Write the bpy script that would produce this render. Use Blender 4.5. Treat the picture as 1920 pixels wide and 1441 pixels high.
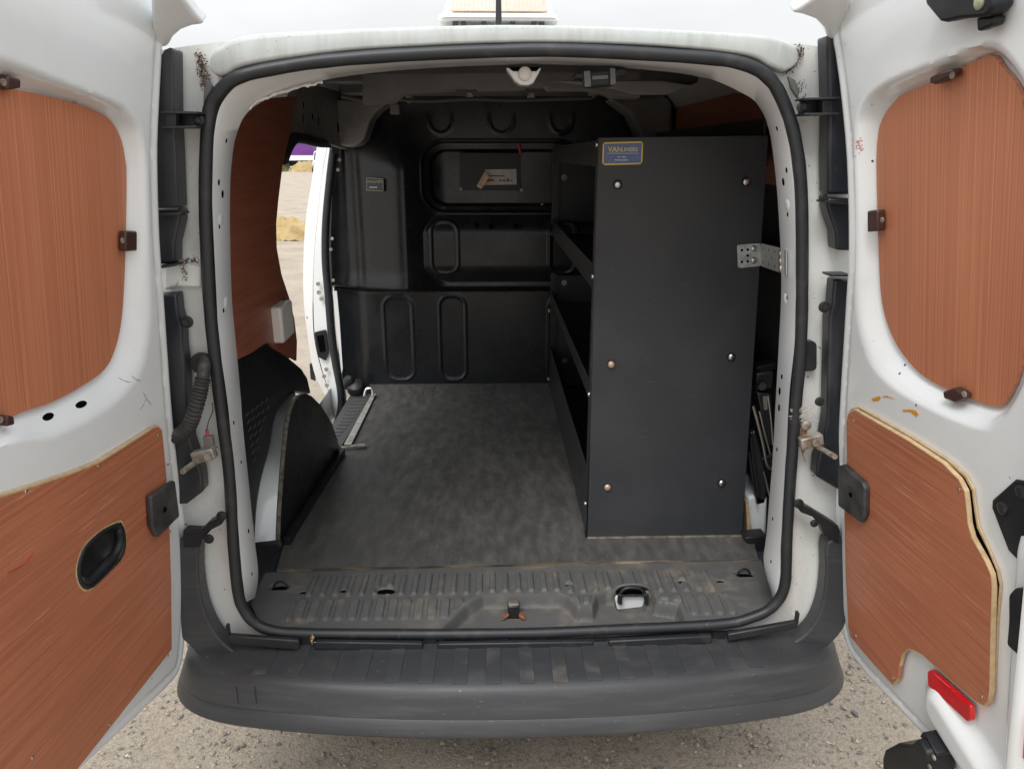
import bpy, bmesh, math, random
import numpy as np
from mathutils import Vector, Matrix
random.seed(7); np.random.seed(7)
V = Vector
R = math.radians
for o in list(bpy.data.objects): bpy.data.objects.remove(o)
sc = bpy.context.scene
COL = sc.collection

# ------------------------------------------------------------------ camera
FPX, TH, PS = 1400.0, R(17.07), R(1.47)          # focal length in photo pixels, pitch down, yaw right
CAM = V((-0.044, -1.556, 1.68))
cd = bpy.data.cameras.new('camera'); cam = bpy.data.objects.new('camera', cd); COL.objects.link(cam)
cd.sensor_width = 36; cd.lens = FPX / 1920 * 36; cd.clip_start = .02; cd.clip_end = 2000
cam.location = CAM; cam.rotation_euler = (R(90) - TH, 0, -PS)
sc.camera = cam

# ------------------------------------------------------------------ light
SUN_EL, SUN_AZ = R(52), R(205)                   # soft overcast sun, behind the photographer
w = bpy.data.worlds.new('World'); sc.world = w; w.use_nodes = True
nt = w.node_tree; bg = nt.nodes['Background']
sky = nt.nodes.new('ShaderNodeTexSky'); sky.sky_type = 'NISHITA'; sky.sun_disc = False
sky.sun_elevation = SUN_EL; sky.sun_rotation = SUN_AZ; sky.air_density = 1.0; sky.dust_density = 3.0
hs = nt.nodes.new('ShaderNodeHueSaturation'); hs.inputs['Saturation'].default_value = .12
nt.links.new(sky.outputs[0], hs.inputs['Color'])
tc = nt.nodes.new('ShaderNodeTexCoord'); mp = nt.nodes.new('ShaderNodeMapping'); mp.inputs['Scale'].default_value = (1, 1, 2.6)
nz = nt.nodes.new('ShaderNodeTexNoise'); nz.inputs['Scale'].default_value = 2.2; nz.inputs['Detail'].default_value = 5
nt.links.new(tc.outputs['Generated'], mp.inputs[0]); nt.links.new(mp.outputs[0], nz.inputs['Vector'])
rp = nt.nodes.new('ShaderNodeMapRange'); rp.inputs[1].default_value = .3; rp.inputs[2].default_value = .7
rp.inputs[3].default_value = .84; rp.inputs[4].default_value = 1.08
nt.links.new(nz.outputs[0], rp.inputs[0])
sx = nt.nodes.new('ShaderNodeSeparateXYZ'); nt.links.new(tc.outputs['Generated'], sx.inputs[0])
gr = nt.nodes.new('ShaderNodeMapRange'); gr.inputs[1].default_value = 0; gr.inputs[2].default_value = 1   # overcast sky: zenith brighter than horizon
gr.inputs[3].default_value = 5.0; gr.inputs[4].default_value = 16.0
nt.links.new(sx.outputs['Z'], gr.inputs[0])
mm = nt.nodes.new('ShaderNodeMath'); mm.operation = 'MULTIPLY'
nt.links.new(rp.outputs[0], mm.inputs[0]); nt.links.new(gr.outputs[0], mm.inputs[1])
cl = nt.nodes.new('ShaderNodeMix'); cl.data_type = 'RGBA'; cl.blend_type = 'MULTIPLY'; cl.inputs[0].default_value = 1
cl.inputs[6].default_value = (.965, .985, 1.0, 1); nt.links.new(mm.outputs[0], cl.inputs[7])
mx = nt.nodes.new('ShaderNodeMix'); mx.data_type = 'RGBA'; mx.inputs[0].default_value = .88      # cloud cover over the clear sky
nt.links.new(hs.outputs[0], mx.inputs[6]); nt.links.new(cl.outputs[2], mx.inputs[7])
nt.links.new(mx.outputs[2], bg.inputs['Color']); bg.inputs['Strength'].default_value = .1
sd = bpy.data.lights.new('sun', 'SUN'); sd.energy = 1.3; sd.angle = R(25); sd.color = (1, .975, .94)
so = bpy.data.objects.new('sun', sd); COL.objects.link(so)
so.rotation_euler = V((math.sin(SUN_AZ) * math.cos(SUN_EL), math.cos(SUN_AZ) * math.cos(SUN_EL), math.sin(SUN_EL))).to_track_quat('Z', 'Y').to_euler()
so.location = (0, -6, 8)
sc.view_settings.view_transform = 'Standard'; sc.view_settings.look = 'None'
sc.view_settings.exposure = .60; sc.view_settings.gamma = 1
sc.cycles.max_bounces = 10; sc.cycles.diffuse_bounces = 6

# ------------------------------------------------------------------ where a measured photo point lies on a known plane of the van
cr = V((math.cos(PS), -math.sin(PS), 0))
cf = V((math.sin(PS) * math.cos(TH), math.cos(PS) * math.cos(TH), -math.sin(TH)))
cu = cr.cross(cf)
def ray(px, py): return cf + cr * ((px - 960) / FPX) - cu * ((py - 720.5) / FPX)
def hit(px, py, ax, c):
    d = ray(px, py); return CAM + d * ((c - CAM[ax]) / d[ax])
def HX(px, py, c): return hit(px, py, 0, c)
def HY(px, py, c): return hit(px, py, 1, c)
def HZ(px, py, c): return hit(px, py, 2, c)
def HP(px, py, p0, n):
    d = ray(px, py); return CAM + d * ((p0 - CAM).dot(n) / d.dot(n))

# ------------------------------------------------------------------ materials
MATS = {}
def mat(name, col, rough=.5, metal=0, col2=None, vscale=(8, 8, 8), lo=.4, hi=.65, bump=0, bscale=(60, 60, 60), coat=0,
        spec=.5, col3=None, sscale=120, sthr=.70, rough2=None, emit=None, trans=0, detail=6, patch=None):
    if name in MATS: return MATS[name]
    m = bpy.data.materials.new(name); m.use_nodes = True; t = m.node_tree; N = t.nodes; L = t.links
    b = N['Principled BSDF']
    b.inputs['Base Color'].default_value = (*col, 1); b.inputs['Roughness'].default_value = rough
    b.inputs['Metallic'].default_value = metal; b.inputs['Specular IOR Level'].default_value = spec
    b.inputs['Coat Weight'].default_value = coat; b.inputs['Coat Roughness'].default_value = .08
    b.inputs['Transmission Weight'].default_value = trans
    if emit: b.inputs['Emission Color'].default_value = (*emit, 1); b.inputs['Emission Strength'].default_value = 1
    g = N.new('ShaderNodeNewGeometry')
    def noise(scale, det=detail, rgh=.6):
        mp = N.new('ShaderNodeMapping'); mp.inputs['Scale'].default_value = scale
        L.new(g.outputs['Position'], mp.inputs[0])
        n = N.new('ShaderNodeTexNoise'); n.inputs['Scale'].default_value = 1; n.inputs['Detail'].default_value = det
        n.inputs['Roughness'].default_value = rgh; L.new(mp.outputs[0], n.inputs['Vector']); return n.outputs[0]
    def ramp(src, a, c):
        r = N.new('ShaderNodeMapRange'); r.interpolation_type = 'SMOOTHSTEP'
        r.inputs[1].default_value = a; r.inputs[2].default_value = c; L.new(src, r.inputs[0]); return r.outputs[0]
    cur = None
    if col2:
        f = ramp(noise(vscale), lo, hi)
        x = N.new('ShaderNodeMix'); x.data_type = 'RGBA'; x.inputs[6].default_value = (*col, 1); x.inputs[7].default_value = (*col2, 1)
        L.new(f, x.inputs[0]); cur = x.outputs[2]
        if rough2 is not None:
            q = N.new('ShaderNodeMapRange'); q.inputs[3].default_value = rough; q.inputs[4].default_value = rough2
            L.new(f, q.inputs[0]); L.new(q.outputs[0], b.inputs['Roughness'])
    if col3:
        s = (sscale,) * 3 if not isinstance(sscale, tuple) else sscale
        f = ramp(noise(s, 3), sthr, sthr + .04)
        x = N.new('ShaderNodeMix'); x.data_type = 'RGBA'; x.inputs[7].default_value = (*col3, 1)
        if cur is not None: L.new(cur, x.inputs[6])
        else: x.inputs[6].default_value = (*col, 1)
        L.new(f, x.inputs[0]); cur = x.outputs[2]
    if patch:                                        # slow unevenness of tone over the surface
        q = N.new('ShaderNodeMapRange'); q.inputs[1].default_value = .3; q.inputs[2].default_value = .7
        q.inputs[3].default_value, q.inputs[4].default_value = patch[1:]; L.new(noise(patch[0], 3, .5), q.inputs[0])
        x = N.new('ShaderNodeMix'); x.data_type = 'RGBA'; x.blend_type = 'MULTIPLY'; x.inputs[0].default_value = 1
        if cur is not None: L.new(cur, x.inputs[6])
        else: x.inputs[6].default_value = (*col, 1)
        L.new(q.outputs[0], x.inputs[7]); cur = x.outputs[2]
    if cur is not None: L.new(cur, b.inputs['Base Color'])
    if bump:
        bp = N.new('ShaderNodeBump'); bp.inputs['Strength'].default_value = bump; bp.inputs['Distance'].default_value = .002
        L.new(noise(bscale, 4), bp.inputs['Height']); L.new(bp.outputs[0], b.inputs['Normal'])
    MATS[name] = m; return m

WHITE = mat('white_paint', (.78, .81, .825), .22, col2=(.72, .74, .745), vscale=(5, 5, 5), lo=.45, hi=.8, coat=.6,
            col3=(.33, .3, .26), sscale=75, sthr=.735, bump=.05, bscale=(9, 9, 9))
DIRTY = mat('dirty_white_paint', (.74, .75, .735), .38, col2=(.42, .39, .33), vscale=(10, 10, 5), lo=.47, hi=.85, col3=(.16, .12, .085), sscale=85, sthr=.68, coat=.3)
GRIME = mat('grimy_white_paint', (.50, .53, .525), .5, col2=(.40, .42, .40), vscale=(50, 50, 10), lo=.3, hi=.8, col3=(.2, .2, .17), sscale=230, sthr=.665)
INMETAL = mat('inner_metal', (.26, .255, .25), .42, col2=(.19, .187, .185), vscale=(7, 7, 7))  # grey sheet metal of the inner body
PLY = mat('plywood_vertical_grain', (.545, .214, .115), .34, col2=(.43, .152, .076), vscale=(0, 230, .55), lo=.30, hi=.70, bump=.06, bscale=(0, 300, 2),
          col3=(.64, .27, .16), sscale=(0, 330, .7), sthr=.60, detail=5, patch=((0, 13, 2.2), .94, 1.05))
PLYH = mat('plywood_level_grain', (.50, .186, .098), .36, col2=(.385, .130, .065), vscale=(0, 2.2, 150), lo=.30, hi=.70, bump=.08, bscale=(0, 5, 300),
           col3=(.70, .36, .22), sscale=(0, 4.5, 340), sthr=.65, detail=6, patch=((0, 2.5, 7), .86, 1.08))
ROOFIN = mat('roof_metal_shaded', (.115, .114, .116), .42, col2=(.09, .09, .092), vscale=(7, 7, 7))  # darker copy of the inner metal, the roof's shade put into its colour
PLYD = mat('lining_plywood_shaded', (.33, .112, .064), .4, col2=(.25, .08, .045), vscale=(30, 3, 60), lo=.35, hi=.68, bump=.1, bscale=(60, 8, 200))  # darker than the door plywood, interior shade put into the colour
PLYEDGE = mat('plywood_edge', (.58, .42, .24), .7, col2=(.48, .33, .18), vscale=(60, 60, 60))
FLEDGE = mat('floor_board_edge', (.07, .06, .05), .8, col2=(.36, .27, .17), vscale=(5, 40, 40), lo=.42, hi=.6)
RUBBER = mat('rubber_seal', (.018, .0205, .0245), .46, col2=(.045, .045, .045), vscale=(25, 25, 25), lo=.5, hi=.8, bump=.1, bscale=(80, 80, 80))
BLACK = mat('black_plastic', (.014, .0155, .018), .42, spec=.35, col2=(.032, .032, .032), vscale=(14, 14, 14), lo=.45, hi=.8, bump=.1, bscale=(500, 500, 500))
LAMPBLK = mat('lamp_housing_plastic', (.011, .0135, .019), .38, col2=(.035, .036, .04), vscale=(10, 10, 4), col3=(.14, .13, .12), sscale=150, sthr=.74)
BUMP = mat('bumper_plastic', (.041, .0435, .048), .42, spec=.45, col2=(.066, .068, .071), vscale=(5, 9, 60), lo=.42, hi=.8, bump=.12, bscale=(700, 700, 700),
           col3=(.14, .135, .125), sscale=(60, 60, 160), sthr=.69, rough2=.62)
BUMPTOP = mat('bumper_step_plastic', (.044, .0465, .051), .43, col2=(.105, .096, .082), vscale=(7, 14, 12), lo=.5, hi=.8, bump=.15, bscale=(600, 600, 600),
              col3=(.22, .2, .17), sscale=(60, 60, 60), sthr=.72, rough2=.75)
SILL = mat('threshold_plastic', (.108, .109, .109), .5, spec=.35, col2=(.20, .178, .145), vscale=(14, 18, 20), lo=.48, hi=.8, bump=.15, bscale=(600, 600, 600), rough2=.75)
FLOOR = mat('worn_black_floor', (.066, .065, .063), .46, spec=.4, col2=(.165, .159, .148), vscale=(34, 12, 4), lo=.22, hi=1.0, bump=.3, bscale=(260, 260, 60),
            col3=(.21, .198, .178), sscale=(190, 16, 60), sthr=.70, rough2=.66, detail=14, patch=((9, 1.2, 3), .92, 1.10))
BULK = mat('bulkhead_plastic', (.0095, .0105, .013), .26, spec=.5, col2=(.016, .017, .019), vscale=(6, 6, 6), lo=.4, hi=.8, bump=.07, bscale=(300, 300, 300),
           col3=(.1, .1, .095), sscale=(70, 70, 90), sthr=.765, rough2=.42)
RACK = mat('rack_board', (.036, .0385, .044), .5, spec=.4, col2=(.046, .048, .052), vscale=(4, 4, 4), bump=.22, bscale=(420, 420, 420),
           col3=(.085, .084, .082), sscale=(40, 40, 26), sthr=.735, patch=((2.5, 2.5, 2.5), .85, 1.12))
STEEL = mat('black_steel', (.02, .02, .021), .35, col2=(.05, .05, .048), vscale=(20, 6, 20), lo=.5, hi=.8)
CHROME = mat('bolt_metal', (.62, .6, .57), .32, 1)
ZINC = mat('zinc_bracket', (.60, .63, .63), .38, .45, col2=(.42, .45, .45), vscale=(60, 60, 60), bump=.15, bscale=(200, 200, 200))
COPPER = mat('rusty_bolt_metal', (.62, .42, .28), .45, .6, col2=(.5, .48, .45), vscale=(150, 150, 150))
BROWN = mat('brown_clip_plastic', (.055, .025, .02), .4)
DARK = mat('shadow_gap', (.004, .004, .005), .9, spec=0)
RED = mat('red_reflector', (.72, .004, .012), .12, coat=1, col2=(.5, .003, .008), vscale=(40, 9, 40))
YEL = mat('sticker_yellow', (.75, .55, .12), .5)
BLUE = mat('sticker_blue', (.10, .14, .30), .4, col2=(.13, .17, .34), vscale=(50, 50, 50))
PALE = mat('sticker_print', (.6, .62, .66), .5)
PAPER = mat('paper_label', (.55, .53, .5), .7, col2=(.45, .42, .4), vscale=(40, 40, 40))
CREAM = mat('peeled_paper', (.62, .5, .34), .7)
REDINK = mat('red_ink', (.4, .05, .05), .6)
INK = mat('dark_ink', (.06, .06, .07), .6)
WPLAST = mat('white_plastic', (.72, .70, .66), .4)
ALU = mat('aluminium_strip', (.55, .54, .5), .45, .4, col2=(.4, .38, .34), vscale=(30, 30, 30))
LENS = mat('beacon_lens', (.86, .84, .76), .2, coat=.6, trans=.15)
AMBER = mat('amber_led_grid', (.74, .46, .32), .35, col2=(.58, .52, .5), vscale=(60, 4, 120), lo=.3, hi=.7)
GREYHOSE = mat('hose_rubber', (.035, .034, .033), .6, col2=(.11, .095, .075), vscale=(30, 30, 60), lo=.5, hi=.75)
RUST = mat('rust', (.2, .075, .035), .8, col2=(.32, .15, .08), vscale=(90, 90, 90))
DULL = mat('dull_steel', (.42, .39, .34), .5, .5, col2=(.22, .17, .12), vscale=(50, 50, 50))
OCHRE = mat('ochre_sealant', (.62, .30, .03), .5)
LEAF = mat('dry_leaf', (.10, .062, .038), .85, col2=(.17, .10, .05), vscale=(90, 90, 90))
PURPLE = mat('purple_tarp', (.15, .035, .24), .5, col2=(.10, .02, .17), vscale=(.3, .3, 1.5))
TYRE = mat('tyre_rubber', (.02, .02, .02), .8)
GLASS = mat('dark_glass', (.03, .04, .05), .1)

# ------------------------------------------------------------------ mesh helpers
def bez(t): return t * t * (3 - 2 * t)
def ss(a, b, x):
    t = np.clip((x - a) / (b - a), 0, 1); return t * t * (3 - 2 * t)
def catmull(pts, n=6, closed=False):
    pts = [V(p) for p in pts]; m = len(pts); out = []
    rng = range(m) if closed else range(m - 1)
    for i in rng:
        g = lambda k: pts[k % m] if closed else pts[max(0, min(m - 1, k))]
        p0, p1, p2, p3 = g(i - 1), g(i), g(i + 1), g(i + 2)
        for j in range(n):
            t = j / n
            out.append(.5 * ((2 * p1) + (p2 - p0) * t + (2 * p0 - 5 * p1 + 4 * p2 - p3) * t * t + (3 * p1 - p0 - 3 * p2 + p3) * t ** 3))
    if not closed: out.append(pts[-1].copy())
    return out
def fillet(pts, r, n=5):
    pts = [V(p) for p in pts]; m = len(pts); out = []
    for i in range(m):
        p, a, b = pts[i], pts[i - 1], pts[(i + 1) % m]
        da, db = (a - p), (b - p); k = min(r, da.length * .45, db.length * .45)
        s, e = p + da.normalized() * k, p + db.normalized() * k
        for j in range(n + 1):
            t = j / n; out.append(s * (1 - t) ** 2 + p * 2 * t * (1 - t) + e * t * t)
    return out

class MB:
    def __init__(s): s.v = []; s.f = []
    def add(s, v, f):
        k = len(s.v); s.v += [tuple(x) for x in v]; s.f += [tuple(i + k for i in q) for q in f]; return s
    def box(s, lo, hi):
        (a, b, c), (d, e, f) = lo, hi
        return s.add([(a, b, c), (d, b, c), (d, e, c), (a, e, c), (a, b, f), (d, b, f), (d, e, f), (a, e, f)],
                     [(0, 3, 2, 1), (4, 5, 6, 7), (0, 1, 5, 4), (1, 2, 6, 5), (2, 3, 7, 6), (3, 0, 4, 7)])
    def obox(s, c, ax, ay, az):           # oriented box: centre, three half axes
        c = V(c); ax, ay, az = V(ax), V(ay), V(az)
        v = [c + ax * i + ay * j + az * k for k in (-1, 1) for j in (-1, 1) for i in (-1, 1)]
        return s.add(v, [(0, 2, 3, 1), (4, 5, 7, 6), (0, 1, 5, 4), (1, 3, 7, 5), (3, 2, 6, 7), (2, 0, 4, 6)])
    def prism(s, pts, vec):
        pts = [V(p) for p in pts]; vec = V(vec); n = len(pts)
        nn = V((0, 0, 0))
        for i in range(n): nn += pts[i].cross(pts[(i + 1) % n])
        if nn.dot(vec) > 0: pts = pts[::-1]
        v = pts + [p + vec for p in pts]
        f = [tuple(range(n)), tuple(range(2 * n - 1, n - 1, -1))]
        f += [(i, i + n, (i + 1) % n + n, (i + 1) % n)[::-1] for i in range(n)]
        return s.add(v, f)
    def loft(s, loops, closed=False):
        n = len(loops[0]); v = [p for l in loops for p in l]; f = []
        for a in range(len(loops) - 1):
            for i in range(n if closed else n - 1):
                j = (i + 1) % n
                f.append((a * n + i, a * n + j, (a + 1) * n + j, (a + 1) * n + i))
        return s.add(v, f)
    def tube(s, path, r, n=10, closed=False, flat=1.0, caps=True):
        path = [V(p) for p in path]; m = len(path); loops = []
        up = None
        for i, p in enumerate(path):
            a = path[(i - 1) % m] if closed or i else p; b = path[(i + 1) % m] if closed or i < m - 1 else p
            t = (b - a).normalized()
            if up is None: up = V((0, 1, 0)) if abs(t.y) < .9 else V((0, 0, 1))
            x = t.cross(up).normalized(); y = x.cross(t).normalized(); up = y
            rr = r[i] if isinstance(r, (list, tuple)) else r
            loops.append([p + x * (rr * math.cos(2 * math.pi * k / n)) + y * (rr * flat * math.sin(2 * math.pi * k / n)) for k in range(n)])
        if closed: loops.append(loops[0])
        k = len(s.v)
        s.loft(loops, True)
        if caps and not closed:
            s.f.append(tuple(k + i for i in range(n))); s.f.append(tuple(k + (m - 1) * n + i for i in range(n))[::-1])
        return s
    def disc(s, c, nrm, r, h, n=14, dome=0):
        c = V(c); nrm = V(nrm).normalized(); x = nrm.orthogonal().normalized(); y = nrm.cross(x)
        ring = lambda rr, hh: [c + nrm * hh + x * (rr * math.cos(2 * math.pi * i / n)) + y * (rr * math.sin(2 * math.pi * i / n)) for i in range(n)]
        loops = [ring(r, 0), ring(r, h * (1 - dome)), ring(r * .8, h * (1 - dome * .35)), ring(r * .4, h)]
        k = len(s.v); s.loft(loops, True); s.f.append(tuple(k + 3 * n + i for i in range(n))); return s
    def build(s, name, m, parent=None, smooth=35, bevel=0, seg=2, kind=None, label=None):
        me = bpy.data.meshes.new(name)
        a = np.array(s.v); c = V(((a.min(0) + a.max(0)) / 2).tolist())
        me.from_pydata([tuple(V(q) - c) for q in s.v], [], s.f)
        bm = bmesh.new(); bm.from_mesh(me); bmesh.ops.remove_doubles(bm, verts=bm.verts, dist=1e-6)
        bmesh.ops.recalc_face_normals(bm, faces=bm.faces); bm.to_mesh(me); bm.free()
        me.materials.append(m)
        o = bpy.data.objects.new(name, me); COL.objects.link(o); place(o, c, parent)
        if smooth:
            for p in me.polygons: p.use_smooth = True
            me.set_sharp_from_angle(angle=R(smooth))
        if bevel:
            b = o.modifiers.new('bevel', 'BEVEL'); b.width = bevel; b.segments = seg; b.limit_method = 'ANGLE'; b.angle_limit = R(40)
            b.harden_normals = False
        if kind: o['kind'] = kind
        if label: o['label'] = label
        return o
WLOC = {}
def place(o, c, parent):
    o.parent = parent
    o.location = V(c) - (WLOC[parent.name] if parent else V((0, 0, 0)))
    WLOC[o.name] = V(c)
def thing(name, loc, label, cat, group=None):
    o = bpy.data.objects.new(name, None); COL.objects.link(o); place(o, V(loc), None); o.empty_display_size = .1
    tag(o, label, cat, group); return o
def tag(o, label, cat, group=None):
    o['label'] = label; o['category'] = cat
    if group: o['group'] = group
    return o
def dup(o, c, parent, rot=None, name=None):
    q = o.copy(); COL.objects.link(q); place(q, V(c), parent)
    if rot is not None: q.rotation_euler = rot
    return q

# signed distances (numpy) used for pressed relief
def sd_rbox(x, y, cx, cy, hx, hy, r):
    qx = np.abs(x - cx) - hx + r; qy = np.abs(y - cy) - hy + r
    return np.hypot(np.maximum(qx, 0), np.maximum(qy, 0)) + np.minimum(np.maximum(qx, qy), 0) - r
def sd_poly(x, y, poly, closest=False):
    P = np.array(poly, float); n = len(P)
    best = np.full(x.shape, 1e9); bx = np.zeros(x.shape); by = np.zeros(x.shape); ins = np.zeros(x.shape, bool)
    for i in range(n):
        a, b = P[i], P[(i + 1) % n]; d = b - a; L2 = max(d @ d, 1e-12)
        t = np.clip(((x - a[0]) * d[0] + (y - a[1]) * d[1]) / L2, 0, 1)
        qx, qy = a[0] + t * d[0], a[1] + t * d[1]; dd = np.hypot(x - qx, y - qy)
        m = dd < best; best = np.where(m, dd, best); bx = np.where(m, qx, bx); by = np.where(m, qy, by)
        c = ((a[1] > y) != (b[1] > y)); xi = a[0] + (y - a[1]) * d[0] / (d[1] if abs(d[1]) > 1e-12 else 1e-12)
        ins ^= (c & (x < xi))
    s = np.where(ins, -best, best)
    return (s, bx, by) if closest else s
def relief(name, pos, ur, vr, step, height, m, parent, outline=None, smooth=60, label=None):
    nu = int((ur[1] - ur[0]) / step) + 1; nv = int((vr[1] - vr[0]) / step) + 1
    U, W = np.meshgrid(np.linspace(*ur, nu), np.linspace(*vr, nv))
    keep = np.ones(U.shape, bool)
    if outline is not None:
        s, bx, by = sd_poly(U, W, outline, True); ins = s < 0
        fk = ins[:-1, :-1] | ins[1:, :-1] | ins[:-1, 1:] | ins[1:, 1:]
        U = np.where(ins, U, bx); W = np.where(ins, W, by)
    else: fk = np.ones((nv - 1, nu - 1), bool)
    X, Y, Z = pos(U, W, height(U, W))
    idx = np.arange(nu * nv).reshape(nv, nu)
    q = np.stack([idx[:-1, :-1], idx[:-1, 1:], idx[1:, 1:], idx[1:, :-1]], -1)[fk]
    used = np.unique(q); re = np.zeros(nu * nv, int); re[used] = np.arange(len(used))
    v = np.stack([X.ravel(), Y.ravel(), Z.ravel()], -1)[used]
    b = MB(); b.v = [tuple(p) for p in v.tolist()]; b.f = [tuple(p) for p in re[q].tolist()]
    return b.build(name, m, parent, smooth=smooth, label=label)

def prism_hole(b, outer, hole, vec):
    from mathutils.geometry import tessellate_polygon
    vec = V(vec); al = [V(p) for p in outer] + [V(p) for p in hole]; n = len(al); no = len(outer)
    tri = tessellate_polygon([[V(p) for p in outer], [V(p) for p in hole]])
    f = [tuple(t) for t in tri] + [tuple(i + n for i in t[::-1]) for t in tri]
    f += [(i, (i + 1) % no, (i + 1) % no + n, i + n) for i in range(no)]
    m_ = n - no
    f += [(no + i, no + (i + 1) % m_, no + (i + 1) % m_ + n, no + i + n) for i in range(m_)]
    return b.add(al + [p + vec for p in al], f)
from mathutils.bvhtree import BVHTree
def caster(o):                                       # where a measured photo point falls on an already built surface
    W = WLOC[o.name]; t = BVHTree.FromPolygons([tuple(v.co + W) for v in o.data.vertices], [tuple(p.vertices) for p in o.data.polygons])
    def f(px, py):
        d = ray(px, py).normalized(); loc, n, i, dist = t.ray_cast(CAM, d)
        if loc is None: return None, None
        return loc, (n if n.dot(d) < 0 else -n)
    return f
def spot(p, n, r, sz, name, m, parent, h=.0008):     # thin oval mark lying on a surface
    up = V((0, 0, 1)); x = up.cross(n).normalized(); y = n.cross(x)
    return MB().prism([p - n * .002 + x * (r * math.cos(a)) + y * (r * sz * math.sin(a)) for a in [i * math.pi / 7 for i in range(14)]], n * (.002 + h)).build(name, m, parent)
def PY(pts, c): return [HY(x, y, c) for x, y in pts]
def PX(pts, c): return [HX(x, y, c) for x, y in pts]
def PZ(pts, c): return [HZ(x, y, c) for x, y in pts]
#BODY
# ================================================================== GROUND
def ground_mat():
    m = bpy.data.materials.new('compacted_gravel'); m.use_nodes = True; N = m.node_tree.nodes; L = m.node_tree.links
    b = N['Principled BSDF']; b.inputs['Roughness'].default_value = .9; g = N.new('ShaderNodeNewGeometry')
    def nz(s, d=6, r=.65):
        n = N.new('ShaderNodeTexNoise'); n.inputs['Scale'].default_value = s; n.inputs['Detail'].default_value = d
        n.inputs['Roughness'].default_value = r; L.new(g.outputs['Position'], n.inputs['Vector']); return n.outputs[0]
    cr_ = N.new('ShaderNodeValToRGB'); e = cr_.color_ramp.elements
    e[0].position = .36; e[0].color = (.15, .125, .105, 1); e[1].position = .62; e[1].color = (.53, .45, .355, 1)
    e2 = cr_.color_ramp.elements.new(.47); e2.color = (.39, .33, .265, 1)
    mxx = N.new('ShaderNodeMix'); mxx.data_type = 'FLOAT'; mxx.inputs[0].default_value = .68
    L.new(nz(1.3, 5), mxx.inputs[2]); L.new(nz(75, 6, .8), mxx.inputs[3]); L.new(mxx.outputs[0], cr_.inputs[0])
    vo = N.new('ShaderNodeTexVoronoi'); vo.inputs['Scale'].default_value = 140; L.new(g.outputs['Position'], vo.inputs['Vector'])
    mr = N.new('ShaderNodeMapRange'); mr.inputs[1].default_value = .25; mr.inputs[2].default_value = .6; mr.inputs[3].default_value = 1; mr.inputs[4].default_value = .8
    L.new(vo.outputs['Distance'], mr.inputs[0])
    ml = N.new('ShaderNodeMix'); ml.data_type = 'RGBA'; ml.blend_type = 'MULTIPLY'; ml.inputs[0].default_value = .8
    L.new(cr_.outputs[0], ml.inputs[6]); L.new(mr.outputs[0], ml.inputs[7]); L.new(ml.outputs[2], b.inputs['Base Color'])
    bp = N.new('ShaderNodeBump'); bp.inputs['Strength'].default_value = 1; bp.inputs['Distance'].default_value = .010
    L.new(nz(120, 6, .7), bp.inputs['Height']); L.new(bp.outputs[0], b.inputs['Normal'])
    return m
GM = ground_mat()
mb = MB()                                            # one sheet, denser near the van, with low undulation
xs = np.concatenate([-np.geomspace(400, 3.2, 26), np.linspace(-3, 3, 121), np.geomspace(3.2, 400, 26)])
ys = np.concatenate([-np.geomspace(400, 3.2, 26), np.linspace(-3, 3, 121), np.geomspace(3.2, 400, 50)])
gx, gy = np.meshgrid(xs, ys)
gz = .006 * np.sin(gx * 5.1 + 1.3 * np.sin(gy * 3)) * np.sin(gy * 4.3) + .004 * np.sin(gx * 13 + gy * 9) * np.sin(gy * 17 - gx * 4)
far = np.clip((np.hypot(gx, gy) - 4) / 10, 0, 1)
gz += far * .03 * np.sin(gx * .9 + gy * .35) * np.sin(gy * .8)
n_ = len(xs); idx = np.arange(n_ * len(ys)).reshape(len(ys), n_)
mb.v = np.stack([gx.ravel(), gy.ravel(), gz.ravel()], -1).tolist()
mb.f = np.stack([idx[:-1, :-1], idx[:-1, 1:], idx[1:, 1:], idx[1:, :-1]], -1).reshape(-1, 4).tolist()
go = mb.build('ground', GM, None, smooth=60); go['kind'] = 'structure'
# loose stones bedded in the surface
PEB = mat('gravel_stones', (.34, .28, .215), .85, col2=(.14, .13, .125), vscale=(28, 28, 28), lo=.42, hi=.6, col3=(.5, .43, .34), sscale=35, sthr=.6)
ico = bmesh.new(); bmesh.ops.create_icosphere(ico, subdivisions=1, radius=1)
iv = np.array([v.co[:] for v in ico.verts]); fi = [[v.index for v in f.verts] for f in ico.faces]; ico.free()
pv, pf = [], []
for k in range(16000):
    x = random.uniform(-1.75, 1.75); y = random.uniform(-.55, 1.25)
    if abs(x) < .62 and y > .75: continue
    s = .0016 + .0075 * random.random() ** 4
    q = iv * (1 + .28 * np.random.randn(len(iv), 1) * .6) * np.array([s * random.uniform(.8, 1.5), s * random.uniform(.8, 1.4), s * random.uniform(.45, .8)])
    a = random.uniform(0, 6.28); c_, s_ = math.cos(a), math.sin(a)
    q = np.stack([q[:, 0] * c_ - q[:, 1] * s_ + x, q[:, 0] * s_ + q[:, 1] * c_ + y, q[:, 2] + s * .12], -1)
    q[:, 2] += .006 * math.sin(x * 5.1 + 1.3 * math.sin(y * 3)) * math.sin(y * 4.3)
    kk = len(pv); pv += q.tolist(); pf += [[i + kk for i in f] for f in fi]
pb = MB(); pb.v = pv; pb.f = pf
po = pb.build('gravel', PEB, None, smooth=0); po['kind'] = 'stuff'; tag(po, 'loose grey and tan stones scattered on the compacted ground', 'gravel')

# ================================================================== VAN
van = thing('van', (0, 1.0, 0), 'white panel van seen from behind with both rear doors wide open', 'van')
FZ = .58                                            # load floor
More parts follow.
